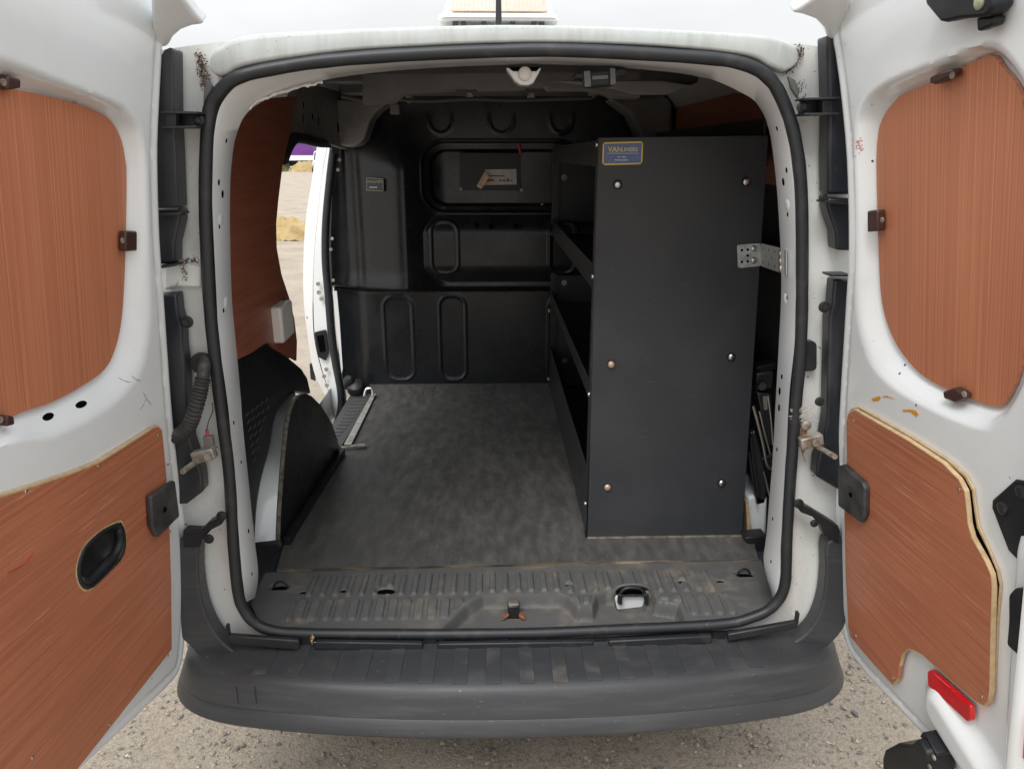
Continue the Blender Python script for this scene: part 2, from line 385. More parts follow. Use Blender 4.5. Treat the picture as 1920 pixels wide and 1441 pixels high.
# ---- seal line round the rear opening (outer edge, inner edge) measured on the plane y = 0
SO = [(466,1169),(441,1133),(431,1076),(425,996),(417,873),(403,773),(390,673),(378,556),(373,380),(378,220),(400,163),(446,132),(533,115),(633,103),(780,92),(940,85),
      (1080,85),(1313,97),(1396,108),(1446,132),(1476,177),(1500,247),(1513,360),(1516,526),(1513,640),(1506,740),(1495,873),(1485,1012),(1482,1092),(1458,1140),(1416,1162),(1336,1180),
      (1080,1191),(963,1194),(780,1197),(588,1196),(508,1191)]
SI = [(479,1156),(460,1124),(454,1076),(447,996),(440,880),(428,773),(416,673),(406,556),(398,380),(403,220),(421,186),(455,155),(543,133),(633,121),(780,111),(940,105),
      (1080,105),(1313,118),(1390,131),(1432,157),(1458,195),(1478,260),(1491,360),(1493,526),(1490,640),(1482,740),(1473,873),(1465,1012),(1461,1101),(1443,1130),(1405,1150),(1336,1162),
      (1080,1175),(963,1178),(780,1180),(588,1177),(508,1170)]
SC = [((a + c) / 2, (b + d) / 2) for (a, b), (c, d) in zip(SO, SI)]
seal_c = catmull(PY(SC, -.004), 5, True)
seal_r = [.0128 * (1 + .035 * math.sin(i * 1.7) * math.sin(i * .31) + random.uniform(-.012, .012)) for i in range(len(seal_c))]
MB().tube([p + V((0, .0012 * math.sin(i * .45), 0)) for i, p in enumerate(seal_c)], seal_r, 14, True).build('door_seal', RUBBER, van, smooth=60)
for a, b in (((748,1189),(752,1189)), ((1324,1172),(1327,1171))):                    # butt joints of the seal
    MB().tube([HY(*a, -.004), HY(*b, -.004)], .0136, 14).build('seal_joint', RUBBER, van)
# welded flange the seal grips, and the face of the rear pillars round it
sc0 = catmull(PY(SC, .012), 5, True)
cen = V((0, .012, 1.22))
def body_outline(p):
    d = (p - cen); a = math.atan2(d.z, d.x)
    # rounded-box outline of the van's tail
    best = None
    hw = lambda z: .80 - .115 * max(0, z - .9) ** 1.5 - .02 * max(0, 0.7 - z)
    lo_, hi_ = 0, 3
    for _ in range(40):
        t = (lo_ + hi_) / 2; x, z = cen.x + math.cos(a) * t, cen.z + math.sin(a) * t
        zt = 1.900 - .025 * (abs(x) / .66) ** 4
        ok = abs(x) < hw(z) and z < zt and z > .50
        lo_, hi_ = (t, hi_) if ok else (lo_, t)
    return V((cen.x + math.cos(a) * lo_, .02, cen.z + math.sin(a) * lo_))
outer = [body_outline(p) for p in sc0]
mid = [p.lerp(q, .35) + V((0, .008, 0)) for p, q in zip(sc0, outer)]
back = [q + V((0, .06, 0)) for q in outer]
MB().loft([sc0, mid, outer, back], True).build('rear_pillar_face', DIRTY, van, smooth=50)
# inner flange running round the sides and top of the opening
FA = [(460,1124),(454,1076),(447,996),(440,906),(432,806),(425,740),(411,640),(406,556),(398,380),(399,300),(402,250),(413,200),(443,162),(486,142),(543,130),(633,119),(780,110),(940,105),(1080,105),(1313,118),
      (1396,133),(1440,163),(1463,200),(1480,260),(1491,360),(1493,526),(1490,640),(1480,740),(1473,873),(1465,1012),(1461,1101),(1445,1130)]
FB = [(478,1120),(484,1079),(477,1010),(467,910),(456,806),(451,740),(443,650),(434,545),(431,377),(436,290),(446,245),(460,216),(485,194),(520,178),(570,160),(650,143),(790,129),(945,122),(1085,123),(1300,141),
      (1396,177),(1425,203),(1441,240),(1450,293),(1459,385),(1465,526),(1460,650),(1455,740),(1448,870),(1438,1006),(1433,1060),(1448,1115)]
l0 = catmull(PY(FA, .002), 5); lb = catmull(PY(FB, .085), 5)
l1 = [a.lerp(b, .22) + V((0, -.012, 0)) for a, b in zip(l0, lb)]
l2 = [b + V((0, .03, 0)) + (b - V((0, .085, 1.2))).normalized() * .012 for b in lb]
flange = MB().loft([l0, l1, lb, l2]).build('opening_flange', WHITE, van, smooth=30)
# torn body sealer along the upper corner of the flange
sl = [HY(468 + 137 * t, 204 - 50 * t ** .6 + random.uniform(-1.5, 1.5), .07) for t in np.linspace(0, 1, 30)]
MB().tube(sl, [random.uniform(.0012, .0038) for _ in sl], 8, flat=.6).build('cracked_sealer', DIRTY, van, smooth=50)
# holes and pressed dimples in the flange
fcast = caster(flange)
def dot(px, py, r):
    p, n = fcast(px, py)
    if p: spot(p, n, r, 1.6, 'flange_hole', DARK, van)
for (x, y, r) in [(424,264,.003),(410,342,.004),(417,364,.005),(411,425,.0028),(419,582,.003),(438,792,.003),(452,866,.0025),(466,995,.0035),(472,1075,.003),
                  (1457,241,.0032),(1475,319,.0035),(1469,341,.005),(1477,402,.003),(1476,558,.003),(1466,706,.0035),(1462,733,.0055),(1461,764,.005),(1457,842,.003),(1449,972,.003),(1446,1052,.003)]:
    dot(x, y, r)
for (x, y) in [(414,412),(424,567),(1476,385),(1472,560)]:
    p, n = fcast(x, y)
    if p: MB().disc(p - n * .003, n, .015, .0042, 20, .6).build('pressed_dimple', WHITE, van, smooth=60)

# ---- roof end (header) above the seal
def roofz(x, y): return 1.902 - .075 * (abs(x) / .72) ** 3.2 + .165 * (1 - math.exp(-max(0, y) / .8))
HT = [(391,112),(394,98),(408,87),(470,66),(640,56),(800,50),(940,47),(1080,49),(1240,55),(1420,66),(1478,80),(1500,92),(1497,112),(1480,128),(1462,138)]
HBm = [(446,128),(533,111),(633,99),(780,88),(940,81),(1080,81),(1313,93),(1396,104),(1440,124)]
HT = [(393,118),(397,102),(412,88),(470,66),(640,56),(800,50),(940,47),(1080,49),(1240,55),(1420,66),(1478,80),(1496,94),(1497,108)]
HB2 = [(396,132),(406,142),(424,141),(470,122),(633,98),(790,87),(940,81),(1080,81),(1250,88),(1396,104),(1440,124),(1470,134),(1488,124)]
Ht = catmull(PY(HT, -.004), 8); Hb = catmull(PY(HB2, -.006), 8)
rowsH = [[p + V((0, .05, 0)) for p in Hb], [p + V((0, .006, 0)) for p in Hb]]
rowsH += [[b.lerp(t, k) + V((0, -.004 * math.sin(math.pi * (.12 + .76 * k)), 0)) for b, t in zip(Hb, Ht)] for k in (.06, .2, .4, .6, .8, .93)]
rowsH += [[t + V((0, .008, .001)) for t in Ht], [t + V((0, .03, .004)) for t in Ht], [V((t.x, .12, max(t.z - .02, roofz(t.x, .12) + .003))) for t in Ht]]
MB().loft(rowsH).build('roof_end_panel', GRIME, van, smooth=70)
# roof skin: crowned, climbing forward
xs_ = np.linspace(-.72, .72, 25); ys_ = np.linspace(.04, 2.6, 21)
mb = MB(); mb.loft([[V((x, y, roofz(x, y))) for x in xs_] for y in ys_]); mb.build('roof', WHITE, van, smooth=60)
mb = MB(); mb.loft([[V((x, y, roofz(x, y) - .02)) for x in xs_ * .985] for y in np.linspace(.1, 2.6, 12)]); mb.build('roof_inner_skin', ROOFIN, van, smooth=60)
# ---- outer sides
def side(sgn, z0, z1, y0, y1, name='body_side'):
    zs = np.linspace(z0, z1, 9)
    hw = lambda z, y: (.865 - .10 * max(0, z - .95) ** 1.4) - .06 * (1 - min(1, max(0, y) / .6)) ** 2
    ysn = np.linspace(y0, y1, 9)
    return MB().loft([[V((sgn * hw(z, y), y, z)) for y in ysn] for z in zs]).build(name, WHITE, van, smooth=60)
side(1, .38, 1.84, .06, 2.6); side(-1, .38, 1.84, .06, .93); side(-1, .38, .56, .93, 2.6); side(-1, 1.74, 1.84, .93, 2.6)
side(-1, .5, 1.8, 2.3, 2.6)
for s_ in (-1, 1): MB().loft([[V((s_ * .66, y, roofz(.66, y) - .01)) for y in (.06, 1, 2.6)], [V((s_ * .80, y, 1.82)) for y in (.06, 1, 2.6)]]).build('roof_gutter', WHITE, van)
MB().box((-.80, 1.0, .40), (.80, 2.6, .43)).build('underbody', BLACK, van)
MB().box((-.78, .05, .48), (.78, 2.6, .505)).build('load_floor_pan', BLACK, van)
MB().box((-.84, 2.58, .4), (.84, 2.6, 1.84)).build('cab_wall', BLACK, van)
for s_ in (-1, 1):                                   # rear wheels under the arches
    wx = s_ * .74
    t = MB(); 
    prof = [(.19, -.07), (.29, -.075), (.305, -.06), (.308, 0), (.305, .06), (.29, .075), (.19, .07)]
    t.loft([[V((wx + b, .86 + a * math.cos(2 * math.pi * i / 28), .306 + a * math.sin(2 * math.pi * i / 28))) for i in range(28)] for a, b in prof], True)
    t.build('rear_wheel', TYRE, van)

# ---- tail lamp housings at both rear corners (dark plastic seen edge-on)
def lampset(fl, sgn):
    Mx = lambda pts: [(x if fl else 1920 - x, y) for x, y in pts]
    upper = MB().prism(PY(fl['up'], .012), (0, -.05, 0)).build('tail_lamp_housing', LAMPBLK, van, bevel=.006)
    MB().prism(PY(fl['mid'], .012), (0, -.045, 0)).build('tail_lamp_housing', LAMPBLK, van, bevel=.005)
    MB().prism(PY(fl['low'], .012), (0, -.04, 0)).build('tail_lamp_housing', LAMPBLK, van, bevel=.005)
    for (a, b) in fl['plates']:
        p, q = HY(*a, -.02), HY(*b, -.02)
        d = (q - p); MB().obox((p + q) / 2 + V((0, -.012, 0)), d / 2, (0, .022, 0), (0, 0, .0022)).build('lamp_bracket', LAMPBLK, van, bevel=.001)
    for (x, y, r) in fl['screws']:
        p = HY(x, y, -.028); s = MB().disc(p, (0, -1, 0), r, .006, 16, .3).build('lamp_screw', BLACK, van)
        MB().disc(p + V((0, -.0062, 0)), (0, -1, 0), r * .5, .003, 10).build('screw_head', STEEL, s)
lampset(dict(up=[(340,95),(328,100),(316,120),(300,170),(285,290),(283,388),(352,386),(349,300),(345,212),(344,100)],
             mid=[(285,392),(353,394),(354,408),(349,430),(344,450),(344,488),(287,492)],
             low=[(295,548),(345,544),(348,577),(355,600),(356,640),(361,680),(363,730),(370,813),(390,873),(393,907),(363,930),(300,936)],
             plates=[((316,212),(383,213)), ((318,240),(380,239)), ((303,402),(352,398)), ((305,498),(340,493))],
             screws=[(374,226,.010),(344,395,.009),(351,603,.013)]), -1)
lampset(dict(up=[(1530,72),(1545,74),(1557,90),(1575,140),(1600,290),(1602,362),(1534,362),(1533,300),(1534,200),(1531,100)],
             mid=[(1534,368),(1602,372),(1602,466),(1551,464),(1549,430),(1540,405),(1534,385)],
             low=[(1549,518),(1602,520),(1600,950),(1560,905),(1517,880),(1520,850),(1530,815),(1537,770),(1538,700),(1540,620),(1540,590),(1546,560)],
             plates=[((1494,188),(1560,186)), ((1496,216),(1558,215)), ((1534,376),(1583,382)), ((1545,512),(1583,512))],
             screws=[(1504,201,.011),(1543,371,.009),(1545,575,.012),(1536,752,.010)]), 1)
for pts in ([(318,212),(338,212),(338,240),(318,240)], [(1534,188),(1552,188),(1552,215),(1534,215)]):
    MB().prism(PY(pts, -.02), (0, -.02, 0)).build('lamp_bracket', LAMPBLK, van, bevel=.002)
for a, b in (((340,226),(378,226)), ((1498,202),(1536,202))):
    p, q = HY(*a, -.004), HY(*b, -.004)
    MB().obox((p + q) / 2, (q - p) / 2, (0, .004, 0), (0, 0, .015)).build('lamp_bracket', LAMPBLK, van, bevel=.002)
for pts in ([(388,150),(398,162),(392,190),(380,196),(382,165)], [(1478,142),(1492,150),(1500,170),(1497,186),(1484,165)]):
    MB().prism(PY(pts, -.008), (0, .012, 0)).build('corner_plug', mat('grey_sealer', (.12, .12, .11), .7), van, bevel=.003)
MB().prism(fillet(PY([(1500,640),(1532,640),(1532,695),(1500,697)], -.004), .012), (0, .02, 0)).build('hinge_pocket_plug', BLACK, van, bevel=.002)
# white shelf-like pressings between the lamps
for pts in ([(306,498),(334,492),(378,500),(378,540),(330,538),(308,545)],):
    MB().prism(PY(pts, .004), (0, .02, 0)).build('pillar_pressing', DIRTY, van, bevel=.006)
# raised weld seam in each lower corner
for path in ([(426,1080),(424,1120),(430,1140),(438,1160),(436,1178)], [(1495,1055),(1493,1110),(1484,1130),(1482,1145),(1490,1155)]):
    MB().tube(catmull(PY(path, .024), 6), .004, 8).build('weld_seam', DIRTY, van)
for a, b in (((384,1068),(428,1066)), ((1492,1044),(1535,1046))):
    MB().tube([HY(*a, .028), HY(*b, .028)], .003, 8).build('panel_joint', DIRTY, van)
# black hinge arms at the bottom corners
for arm, sx_ in (([(352,990),(352,962 + 20),(384,984),(400,968),(424,958),(424,972),(404,982),(388,1000),(384,1014),(352,1014)], 1),
                 ([(1566,1010),(1566,985),(1562,975),(1530,955),(1512,944),(1492,934),(1492,950),(1514,958),(1530,975),(1536,992)], 1)):
    MB().prism(PY(arm, -.01), (0, -.03, 0)).build('hinge_arm', BLACK, van, bevel=.004)
for (x, y, r) in [(416,966,.014),(392,1009,.014),(1497,943,.014),(1526,980,.011),(1524,980,.014)][:4]:
    MB().disc(HY(x, y, -.045), (0, -1, 0), r * .8, .006, 16, .4).build('hinge_bolt', BLACK, van)

# ---- wiring hose on the left pillar, door check straps
hose = [HY(382,672,-.004), HY(383,690,-.03), HY(379,715,-.05), HY(372,745,-.055), HY(360,785,-.05), HY(348,805,-.045), HY(334,816,-.04), HY(318,818,-.035)]
hp = catmull(hose, 12)
rad = [.0165 if i < 22 else (.0185 + .0022 * math.sin(i * 2.4)) for i in range(len(hp))]
hp2 = catmull(hose, 26); rad2 = [(.0130 if i < 46 else .0150 + .0020 * math.sin(i * 1.35)) for i in range(len(hp2))]
MB().tube(hp2, rad2, 14).build('wiring_hose', GREYHOSE, van, smooth=40)
MB().disc(HY(380,680,.004), (0, -1, 0), .024, .008, 20).build('hose_grommet', RUBBER, van)
MB().tube(catmull(PY([(398,755),(399,770),(391,790),(388,805)], -.02), 5), .0012, 6).build('lead_wire', INK, van)
MB().tube(PY([(388,806),(389,818)], -.022), .004, 8).build('red_terminal', REDINK, van)
p = HY(392,828,-.02); MB().obox(p, (.010, 0, 0), (0, .008, 0), (0, 0, .014)).build('switch_block', mat('grey_plastic', (.16, .15, .14), .6), van, bevel=.002)
def strap(a, b, c, nm):
    s = MB(); pa, pb = HY(*a, -.02), HY(*b, -.12)
    s.tube([pa, pb], .006, 8); s.build('check_strap_rod', DULL, van)
    k = MB().obox(HY(*c, -.03), (.024, 0, .006), (0, .012, 0), (-.003, 0, .013)).build('check_strap_bracket', DULL, van, bevel=.003)
    MB().disc(HY(c[0] + 8, c[1] + 2, -.044), (0, -1, 0), .008, .008, 12).build('rivet', DULL, k)
strap((388,850),(342,884),(383,852),'l'); strap((1524,832),(1566,856),(1520,826),'r')
p = HY(1509,795,-.01); MB().disc(p, (0, -1, 0), .011, .014, 14, .3).build('check_strap_bolt', DULL, van)
MB().prism(PY([(1503,800),(1512,800),(1512,835),(1505,850),(1510,866),(1502,845)], -.012), (0, -.003, 0)).build('rust_flake', RUST, van)
# dead leaves and seed litter caught on the left pillar and in the roof corners
mb = MB()
def bit(p, s):
    a = V((random.gauss(0, 1), random.gauss(0, .5), random.gauss(0, 1))).normalized() * s; b = V((random.gauss(0, 1), random.gauss(0, .5), random.gauss(0, 1))).normalized() * s * .4
    mb.add([p - a, p + b, p + a, p - b], [(0, 1, 2, 3)])
for k in range(70):
    t = random.random(); bit(HY(338 + 32 * t + random.gauss(0, 2), 490 + random.gauss(0, 3), -.012), .004)
for k in range(60):
    t = random.random(); bit(HY(340 + 10 * t + random.gauss(0, 3), 495 + 30 * t + random.gauss(0, 3), -.008), .003)
for k in range(520):
    t = random.random(); bit(HY(372 + 20 * t + random.gauss(0, 5), 105 + 70 * t + random.gauss(0, 5), .012 if t < .6 else 0), random.uniform(.0015, .004))
for k in range(520):
    t = random.random(); bit(HY(1502 - 30 * t + random.gauss(0, 5), 92 + 42 * t + random.gauss(0, 5), .012), random.uniform(.0015, .004))
for k in range(90):
    bit(HY(random.uniform(1495,1512), random.uniform(150,190), .006), random.uniform(.0012, .003))
lo_ = mb.build('leaf_litter', LEAF, None, smooth=0); lo_['kind'] = 'stuff'; tag(lo_, 'brown leaf litter and dirt caught in the pillar corners', 'debris')
# cobweb strands by the right check strap
mb = MB()
for k in range(14):
    a = HY(1478 + random.uniform(0, 15), 775 + random.uniform(-10, 15), -.01); b = HY(1520 + random.uniform(-10, 22), 760 + random.uniform(-15, 30), -.02)
    m_ = (a + b) / 2 + V((0, 0, -random.uniform(.004, .014))); mb.tube([a, m_, b], .0006, 4)
mb.build('cobweb', mat('dusty_web', (.45, .42, .36), .9), van)['kind'] = 'stuff'

# ================================================================== BUMPER
plan = catmull([(-.84, .45, 0), (-.838, .18, 0), (-.826, .03, 0), (-.797, -.058, 0), (-.715, -.122, 0), (-.56, -.160, 0), (-.30, -.190, 0), (0, -.20, 0),
                (.30, -.190, 0), (.56, -.160, 0), (.715, -.122, 0), (.797, -.058, 0), (.826, .03, 0), (.838, .18, 0), (.84, .45, 0)], 8)
nrm = []
for i in range(len(plan)):
    t = (plan[min(i + 1, len(plan) - 1)] - plan[max(i - 1, 0)]).normalized(); nrm.append(V((t.y, -t.x, 0)))
def sweep(prof): return [[p + n * o + V((0, 0, z)) for p, n in zip(plan, nrm)] for o, z in prof]
MB().loft(sweep([(-.20, .553), (-.15, .556), (-.10, .5555), (-.070, .5535), (-.052, .5505), (-.041, .546), (-.033, .539), (-.0275, .529), (-.0235, .517), (-.014, .492), (-.0115, .482),
                 (-.0128, .480), (-.0100, .477), (-.004, .465), (.0, .454), (.001, .446), (-.008, .434), (-.05, .42), (-.10, .415), (-.14, .415)])).build('rear_bumper', BUMP, van, smooth=28)
# corner uprights of the bumper
for pts in ([(346,1000),(383,1000),(385,1050),(391,1100),(404,1142),(424,1176),(455,1202),(500,1220),(470,1228),(430,1226),(395,1210),(366,1186),(346,1150)],
            [(1574,1000),(1536,1000),(1534,1050),(1530,1095),(1521,1130),(1506,1158),(1478,1182),(1440,1198),(1470,1206),(1510,1202),(1540,1188),(1565,1160),(1576,1120)]):
    MB().prism(catmull(PY(pts, .012), 3, True), (0, -.045, 0)).build('bumper_upright', BUMP, van, bevel=.014, seg=3)
pads = []
for k in range(-9, 9):
    xc = -.012 + (k + .5) * .0762; 
    if abs(xc) > .62: continue
    yb = -.2 + .045 * (abs(xc) / .58) ** 2
    prz = [(.046, .5482), (.052, .5505), (.070, .5535), (.100, .5555), (.150, .556), (.185, .5537)]
    hw_ = .0168; sk = -.010 * xc / .6
    L_ = [[V((xc + side_ * hw_ * (1 - .04 * i / 5) + sk * i / 5, yb + o_, z_ + dz)) for i, (o_, z_) in enumerate(prz)] for side_, dz in ((-1.05, -.002), (-1, .0022), (1, .0022), (1.05, -.002))]
    f0 = MB().loft(L_); f0.f.append((0, 6, 12, 18)); f0.build('step_tread', BUMPTOP, van, smooth=25)
# slots pressed in the bumper face on the left, rubber strips under the seal
for x in (442, 476):
    a, b = HY(x, 1288, -.135), HY(x + 5, 1318, -.148)
    MB().tube([a + V((0, .004, 0)), b], .0013, 6).build('bumper_groove', BLACK, van)
for a, b, c, d in [((428,1184),(563,1194),(563,1212),(440,1202)), ((592,1196),(793,1199),(793,1214),(592,1210)), ((822,1200),(1110,1196),(1110,1211),(822,1215)),
                   ((1140,1195),(1332,1185),(1332,1199),(1140,1208)), ((1362,1182),(1495,1158),(1490,1172),(1362,1196))]:
    pts = PY([a, b, c, d], -.022); MB().prism(pts, (0, -.014, 0)).build('sill_strip', RUBBER, van, bevel=.003)
for x, y in [(428,1180),(1494,1156)]:
    p = HY(x, y, -.03); MB().obox(p, (.003, 0, 0), (0, .006, 0), (0, 0, .014)).build('strip_end', BLACK, van)
for x, y, w_ in [(578,1200,12),(806,1205,12),(1125,1202,12),(1347,1192,12)]:
    p = HY(x, y, -.012); MB().obox(p, (w_ / FPX * 1.8, 0, 0), (0, .004, 0), (0, 0, .011)).build('sill_bracket', BLACK, van)
mb = MB()
for k in range(12): 
    a = HY(586 + random.uniform(-5, 5), 1192 + random.uniform(-5, 15), -.04); mb.tube([a, a + V((random.gauss(0, .005), 0, random.gauss(0, .006)))], .0008, 4)
mb.build('straw_bits', mat('straw', (.5, .4, .2), .8), van)['kind'] = 'stuff'
# ================================================================== LOAD FLOOR AND THRESHOLD
def zq(px, py, z=.572): p = HZ(px, py, z); return (p.x, p.y)
TR = [zq(*p) for p in [(498,1074),(700,1069),(960,1060),(1200,1054),(1426,1049),(1440,1085),(1452,1116),(1440,1136),(1400,1153),(1336,1165),(1080,1178),(963,1181),(780,1183),(588,1180),(508,1173),(482,1155),(470,1132)]]
REC = [zq(*p, .565) for p in [(828,1200),(832,1172),(875,1136),(905,1119),(1048,1117),(1062,1122),(1084,1140),(1110,1140),(1118,1120),(1135,1113),(1222,1113),(1230,1131),(1272,1136),(1284,1162),(1284,1200)]]
ov = zq(724,1108); lw = zq(1186,1122)
smalls = [zq(*p) for p in [(569,1111),(644,1108),(1067,1097),(1278,1091),(1350,1090)]]
rings = [zq(525,1100), zq(1396,1076)]
def sill_h(x, y):
    h = .574 - .011 * (1 - ss(.02, .15, y)) - .006 * (1 - ss(0, .05, y))
    ax = np.abs(((x + .017) / .0345 + .5) % 1 - .5) * .0345
    up = (1 - ss(.0055, .0095, ax)) * ss(.160, .172, y) * (1 - ss(.258, .270, y)) * (np.abs(x) < .56)
    ax2 = np.abs(((x + .005) / .0335 + .5) % 1 - .5) * .0335
    lowr = sd_rbox(ax2, y, 0, .108, .0112, .040, .011)
    free = ss(.006, .012, sd_poly(x, y, REC)) * ss(.002, .007, sd_rbox(x, y, ov[0], ov[1], .026, .0145, .0145))
    for a, b in smalls: free = free * ss(.001, .004, sd_rbox(x, y, a, b, .0105, .0065, .006))
    h = h + .0075 * up * free + .0065 * ss(.0015, -.0015, lowr) * (np.abs(x) < .57) * free
    h = h - .038 * ss(.002, -.010, sd_poly(x, y, REC))
    h = h - .006 * ss(.002, -.003, sd_rbox(x, y, ov[0], ov[1], .026, .0145, .0145))
    h = h - .030 * ss(.002, -.008, sd_rbox(x, y, lw[0], lw[1] + .022, .040, .026, .022))
    for a, b in smalls: h = h - .004 * ss(.001, -.002, sd_rbox(x, y, a, b, .0105, .0065, .006))
    for a, b in rings: h = h - .010 * ss(.003, -.004, sd_rbox(x, y, a, b, .026, .015, .014))
    return h
relief('threshold_trim', lambda u, w_, h: (u, w_, h), (-.74, .74), (-.02, .33), .0032, sill_h, SILL, van, TR, smooth=50)
def oval(a, b, z, rx, ry, nm='trim_hole_shade'): MB().prism([V((a + rx * math.cos(t), b + ry * math.sin(t), z)) for t in np.linspace(0, 2 * math.pi, 19)[:-1]], (0, 0, .0008)).build(nm, DARK, van)  # flat black ovals paint the shade inside holes and pockets
oval(*ov, .5690, .0235, .0130)
for a, b in smalls: oval(a, b, .5706, .0095, .0056)
for a, b in rings: oval(a, b, .5655, .0235, .0125, 'ring_pocket_shade')
for a, b in rings:
    path = [V((a + .018 * math.cos(t), b + .004 + .003 * math.sin(t), .566 + .019 * math.sin(t))) for t in np.linspace(-.15, math.pi + .15, 14)]
    MB().tube(path, .0028, 8).build('tie_down_ring', BLACK, van, smooth=60)
# catch and rusty striker in the middle of the threshold
p = HZ(963, 1152, .545)
MB().box((p.x - .030, p.y - .006, .527), (p.x + .030, p.y + .02, .534)).build('striker_plate', RUST, van, bevel=.004)
for s_ in (-1, 1): MB().obox((p.x + s_ * .022, p.y, .542), (.008, 0, -.006 * s_), (0, .010, 0), (.002, 0, .003)).build('striker_wing', RUST, van, bevel=.002)
MB().box((p.x - .0155, p.y - .002, .530), (p.x + .0155, p.y + .026, .572)).build('striker_block', STEEL, van, bevel=.004)
MB().box((p.x - .013, p.y + .002, .5715), (p.x + .013, p.y + .022, .574)).build('striker_wear_face', DULL, van, bevel=.001)
# second latch with a bare white patch of paint below it
q = HZ(1186, 1134, .55); wq = PY([(1153,1120),(1157,1116),(1214,1115),(1219,1119),(1219,1138),(1214,1142),(1158,1143),(1153,1139)], .166)
MB().prism(wq, (0, .006, 0)).build('bare_paint_patch', WHITE, van, bevel=.003)
MB().tube(catmull(PY([(1160,1128),(1163,1112),(1172,1103),(1186,1101),(1200,1103),(1209,1112),(1213,1128)], .158), 5), .0042, 8).build('latch_loop', STEEL, van, smooth=60)
MB().tube(PY([(1158,1117),(1215,1116)], .156), .003, 8).build('latch_pin', STEEL, van)
for x in (1162, 1211): MB().prism(PY([(x - 5, 1112),(x + 5, 1112),(x + 4, 1131),(x - 3, 1131)], .156), (0, -.006, 0)).build('latch_cheek', STEEL, van, bevel=.002)
MB().tube(catmull(PY([(1148,1136),(1150,1112),(1160,1099),(1186,1095),(1210,1098),(1221,1109),(1224,1134)], .170), 5), .0045, 8).build('latch_hood_rim', SILL, van, smooth=60)
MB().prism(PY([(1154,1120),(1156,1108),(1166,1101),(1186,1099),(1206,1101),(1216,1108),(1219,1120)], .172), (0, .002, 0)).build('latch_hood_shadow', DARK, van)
# plywood load floor
fl = [HZ(519,1066,FZ), HZ(960,1057,FZ), HZ(1422,1046,FZ), V((.735, .45, FZ)), V((.735, 2.06, FZ)), V((-.672, 2.06, FZ)), V((-.625, 1.9, FZ)), V((-.628, 1.17, FZ)), HZ(637,852,FZ), HZ(532,1020,FZ)]
MB().prism(fl, (0, 0, -.014)).build('load_floor', FLOOR, van, bevel=.001)
a, b, c = fl[0], fl[1], fl[2]
e_ = MB()
for s, t in ((a, b), (b, c)):
    d = (t - s); e_.obox((s + t) / 2 + V((0, -.0015, -.004)), d / 2, (0, .0012, 0), (0, 0, .0040))
e_.build('floor_front_edge', FLEDGE, van)
# sill of the side door: ribbed plate and bright strip
sp = [HZ(*q_, .566) for q_ in [(640,836),(700,738),(658,738),(640,768),(622,798),(612,830)]]
MB().prism(sp, (0, 0, -.01)).build('side_door_step', mat('step_plastic', (.06, .06, .06), .55), van)
for k in range(12):
    t = k / 11; p0 = HZ(633 + (690 - 633) * t, 822 + (750 - 822) * t, .568); p1 = HZ(618 + (662 - 618) * t, 822 + (750 - 822) * t, .568)
    MB().tube([p0, p1], .004, 6).build('step_rib', MATS['step_plastic'], van)
st = [HZ(645,834,.588), HZ(659,834,.588), HZ(705,739,.588), HZ(697,739,.588)]
so_ = MB().prism(st, (0, 0, .004)).build('floor_edge_strip', ALU, van, bevel=.001)
for k in range(7):
    t = (k + .5) / 7; MB().disc(st[0].lerp(st[3], t).lerp(st[1].lerp(st[2], t), .5) + V((0, 0, .004)), (0, 0, 1), .004, .0015, 8).build('strip_screw', DULL, so_)
MB().prism([HZ(640,838,.59), HZ(684,832,.59), HZ(687,836,.59), HZ(640,841,.59)], (0, 0, .004)).build('strip_end_tab', DULL, van)
p = HZ(691,742,.60); MB().tube(catmull([p + V((-.02, 0, 0)), p + V((-.01, .01, .03)), p + V((.015, .01, .03)), p + V((.02, 0, 0))], 5), .006, 8).build('tie_down_ring', CHROME, van)
for x, y, s_ in [(668,722,.045),(656,712,.03)]:
    MB().disc(HY(x, y, 1.93) + V((0, 0, -.02)), (0, -.6, .8), s_, .05, 14, .5).build('floor_grommet', BLACK, van)

# ================================================================== LEFT INNER SIDE
MB().prism([V((-.74, .1, .56)), V((-.74, .92, .56)), V((-.74, .92, 1.2)), V((-.74, .72, 1.45)), V((-.74, .78, 1.7)), V((-.74, .95, 1.86)), V((-.74, .1, 1.86))], (-.02, 0, 0)).build('quarter_blocker_panel', INMETAL, van)  # wall added behind the lining to block light from outside
LL = [(556,180),(510,184),(478,196),(450,216),(430,250),(415,400),(415,560),(428,682),(470,662),(500,642),(507,645),(512,652),(556,676),(557,640),(552,598),(543,560),(528,515),(519,465),(518,420),(522,375),(530,310),(541,262),(550,215)]
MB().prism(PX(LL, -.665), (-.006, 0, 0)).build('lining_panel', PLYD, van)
# strip above the side door, with its fixing holes
up = MB().prism(PX([(541,264),(560,258),(600,264),(640,276),(668,284),(668,160),(560,160),(552,200)], -.69), (-.03, 0, 0)).build('cant_rail_panel', INMETAL, van)
for x, y, r in [(569,197,.009),(568,218,.007),(568,226,.007),(586,219,.010),(597,223,.007),(597,231,.007),(600,195,.006),(634,240,.018)]:
    p = HX(x, y, -.69); MB().obox(p, (.0006, 0, 0), (0, r * .8, 0), (0, 0, r)).build('panel_hole', DARK, up)
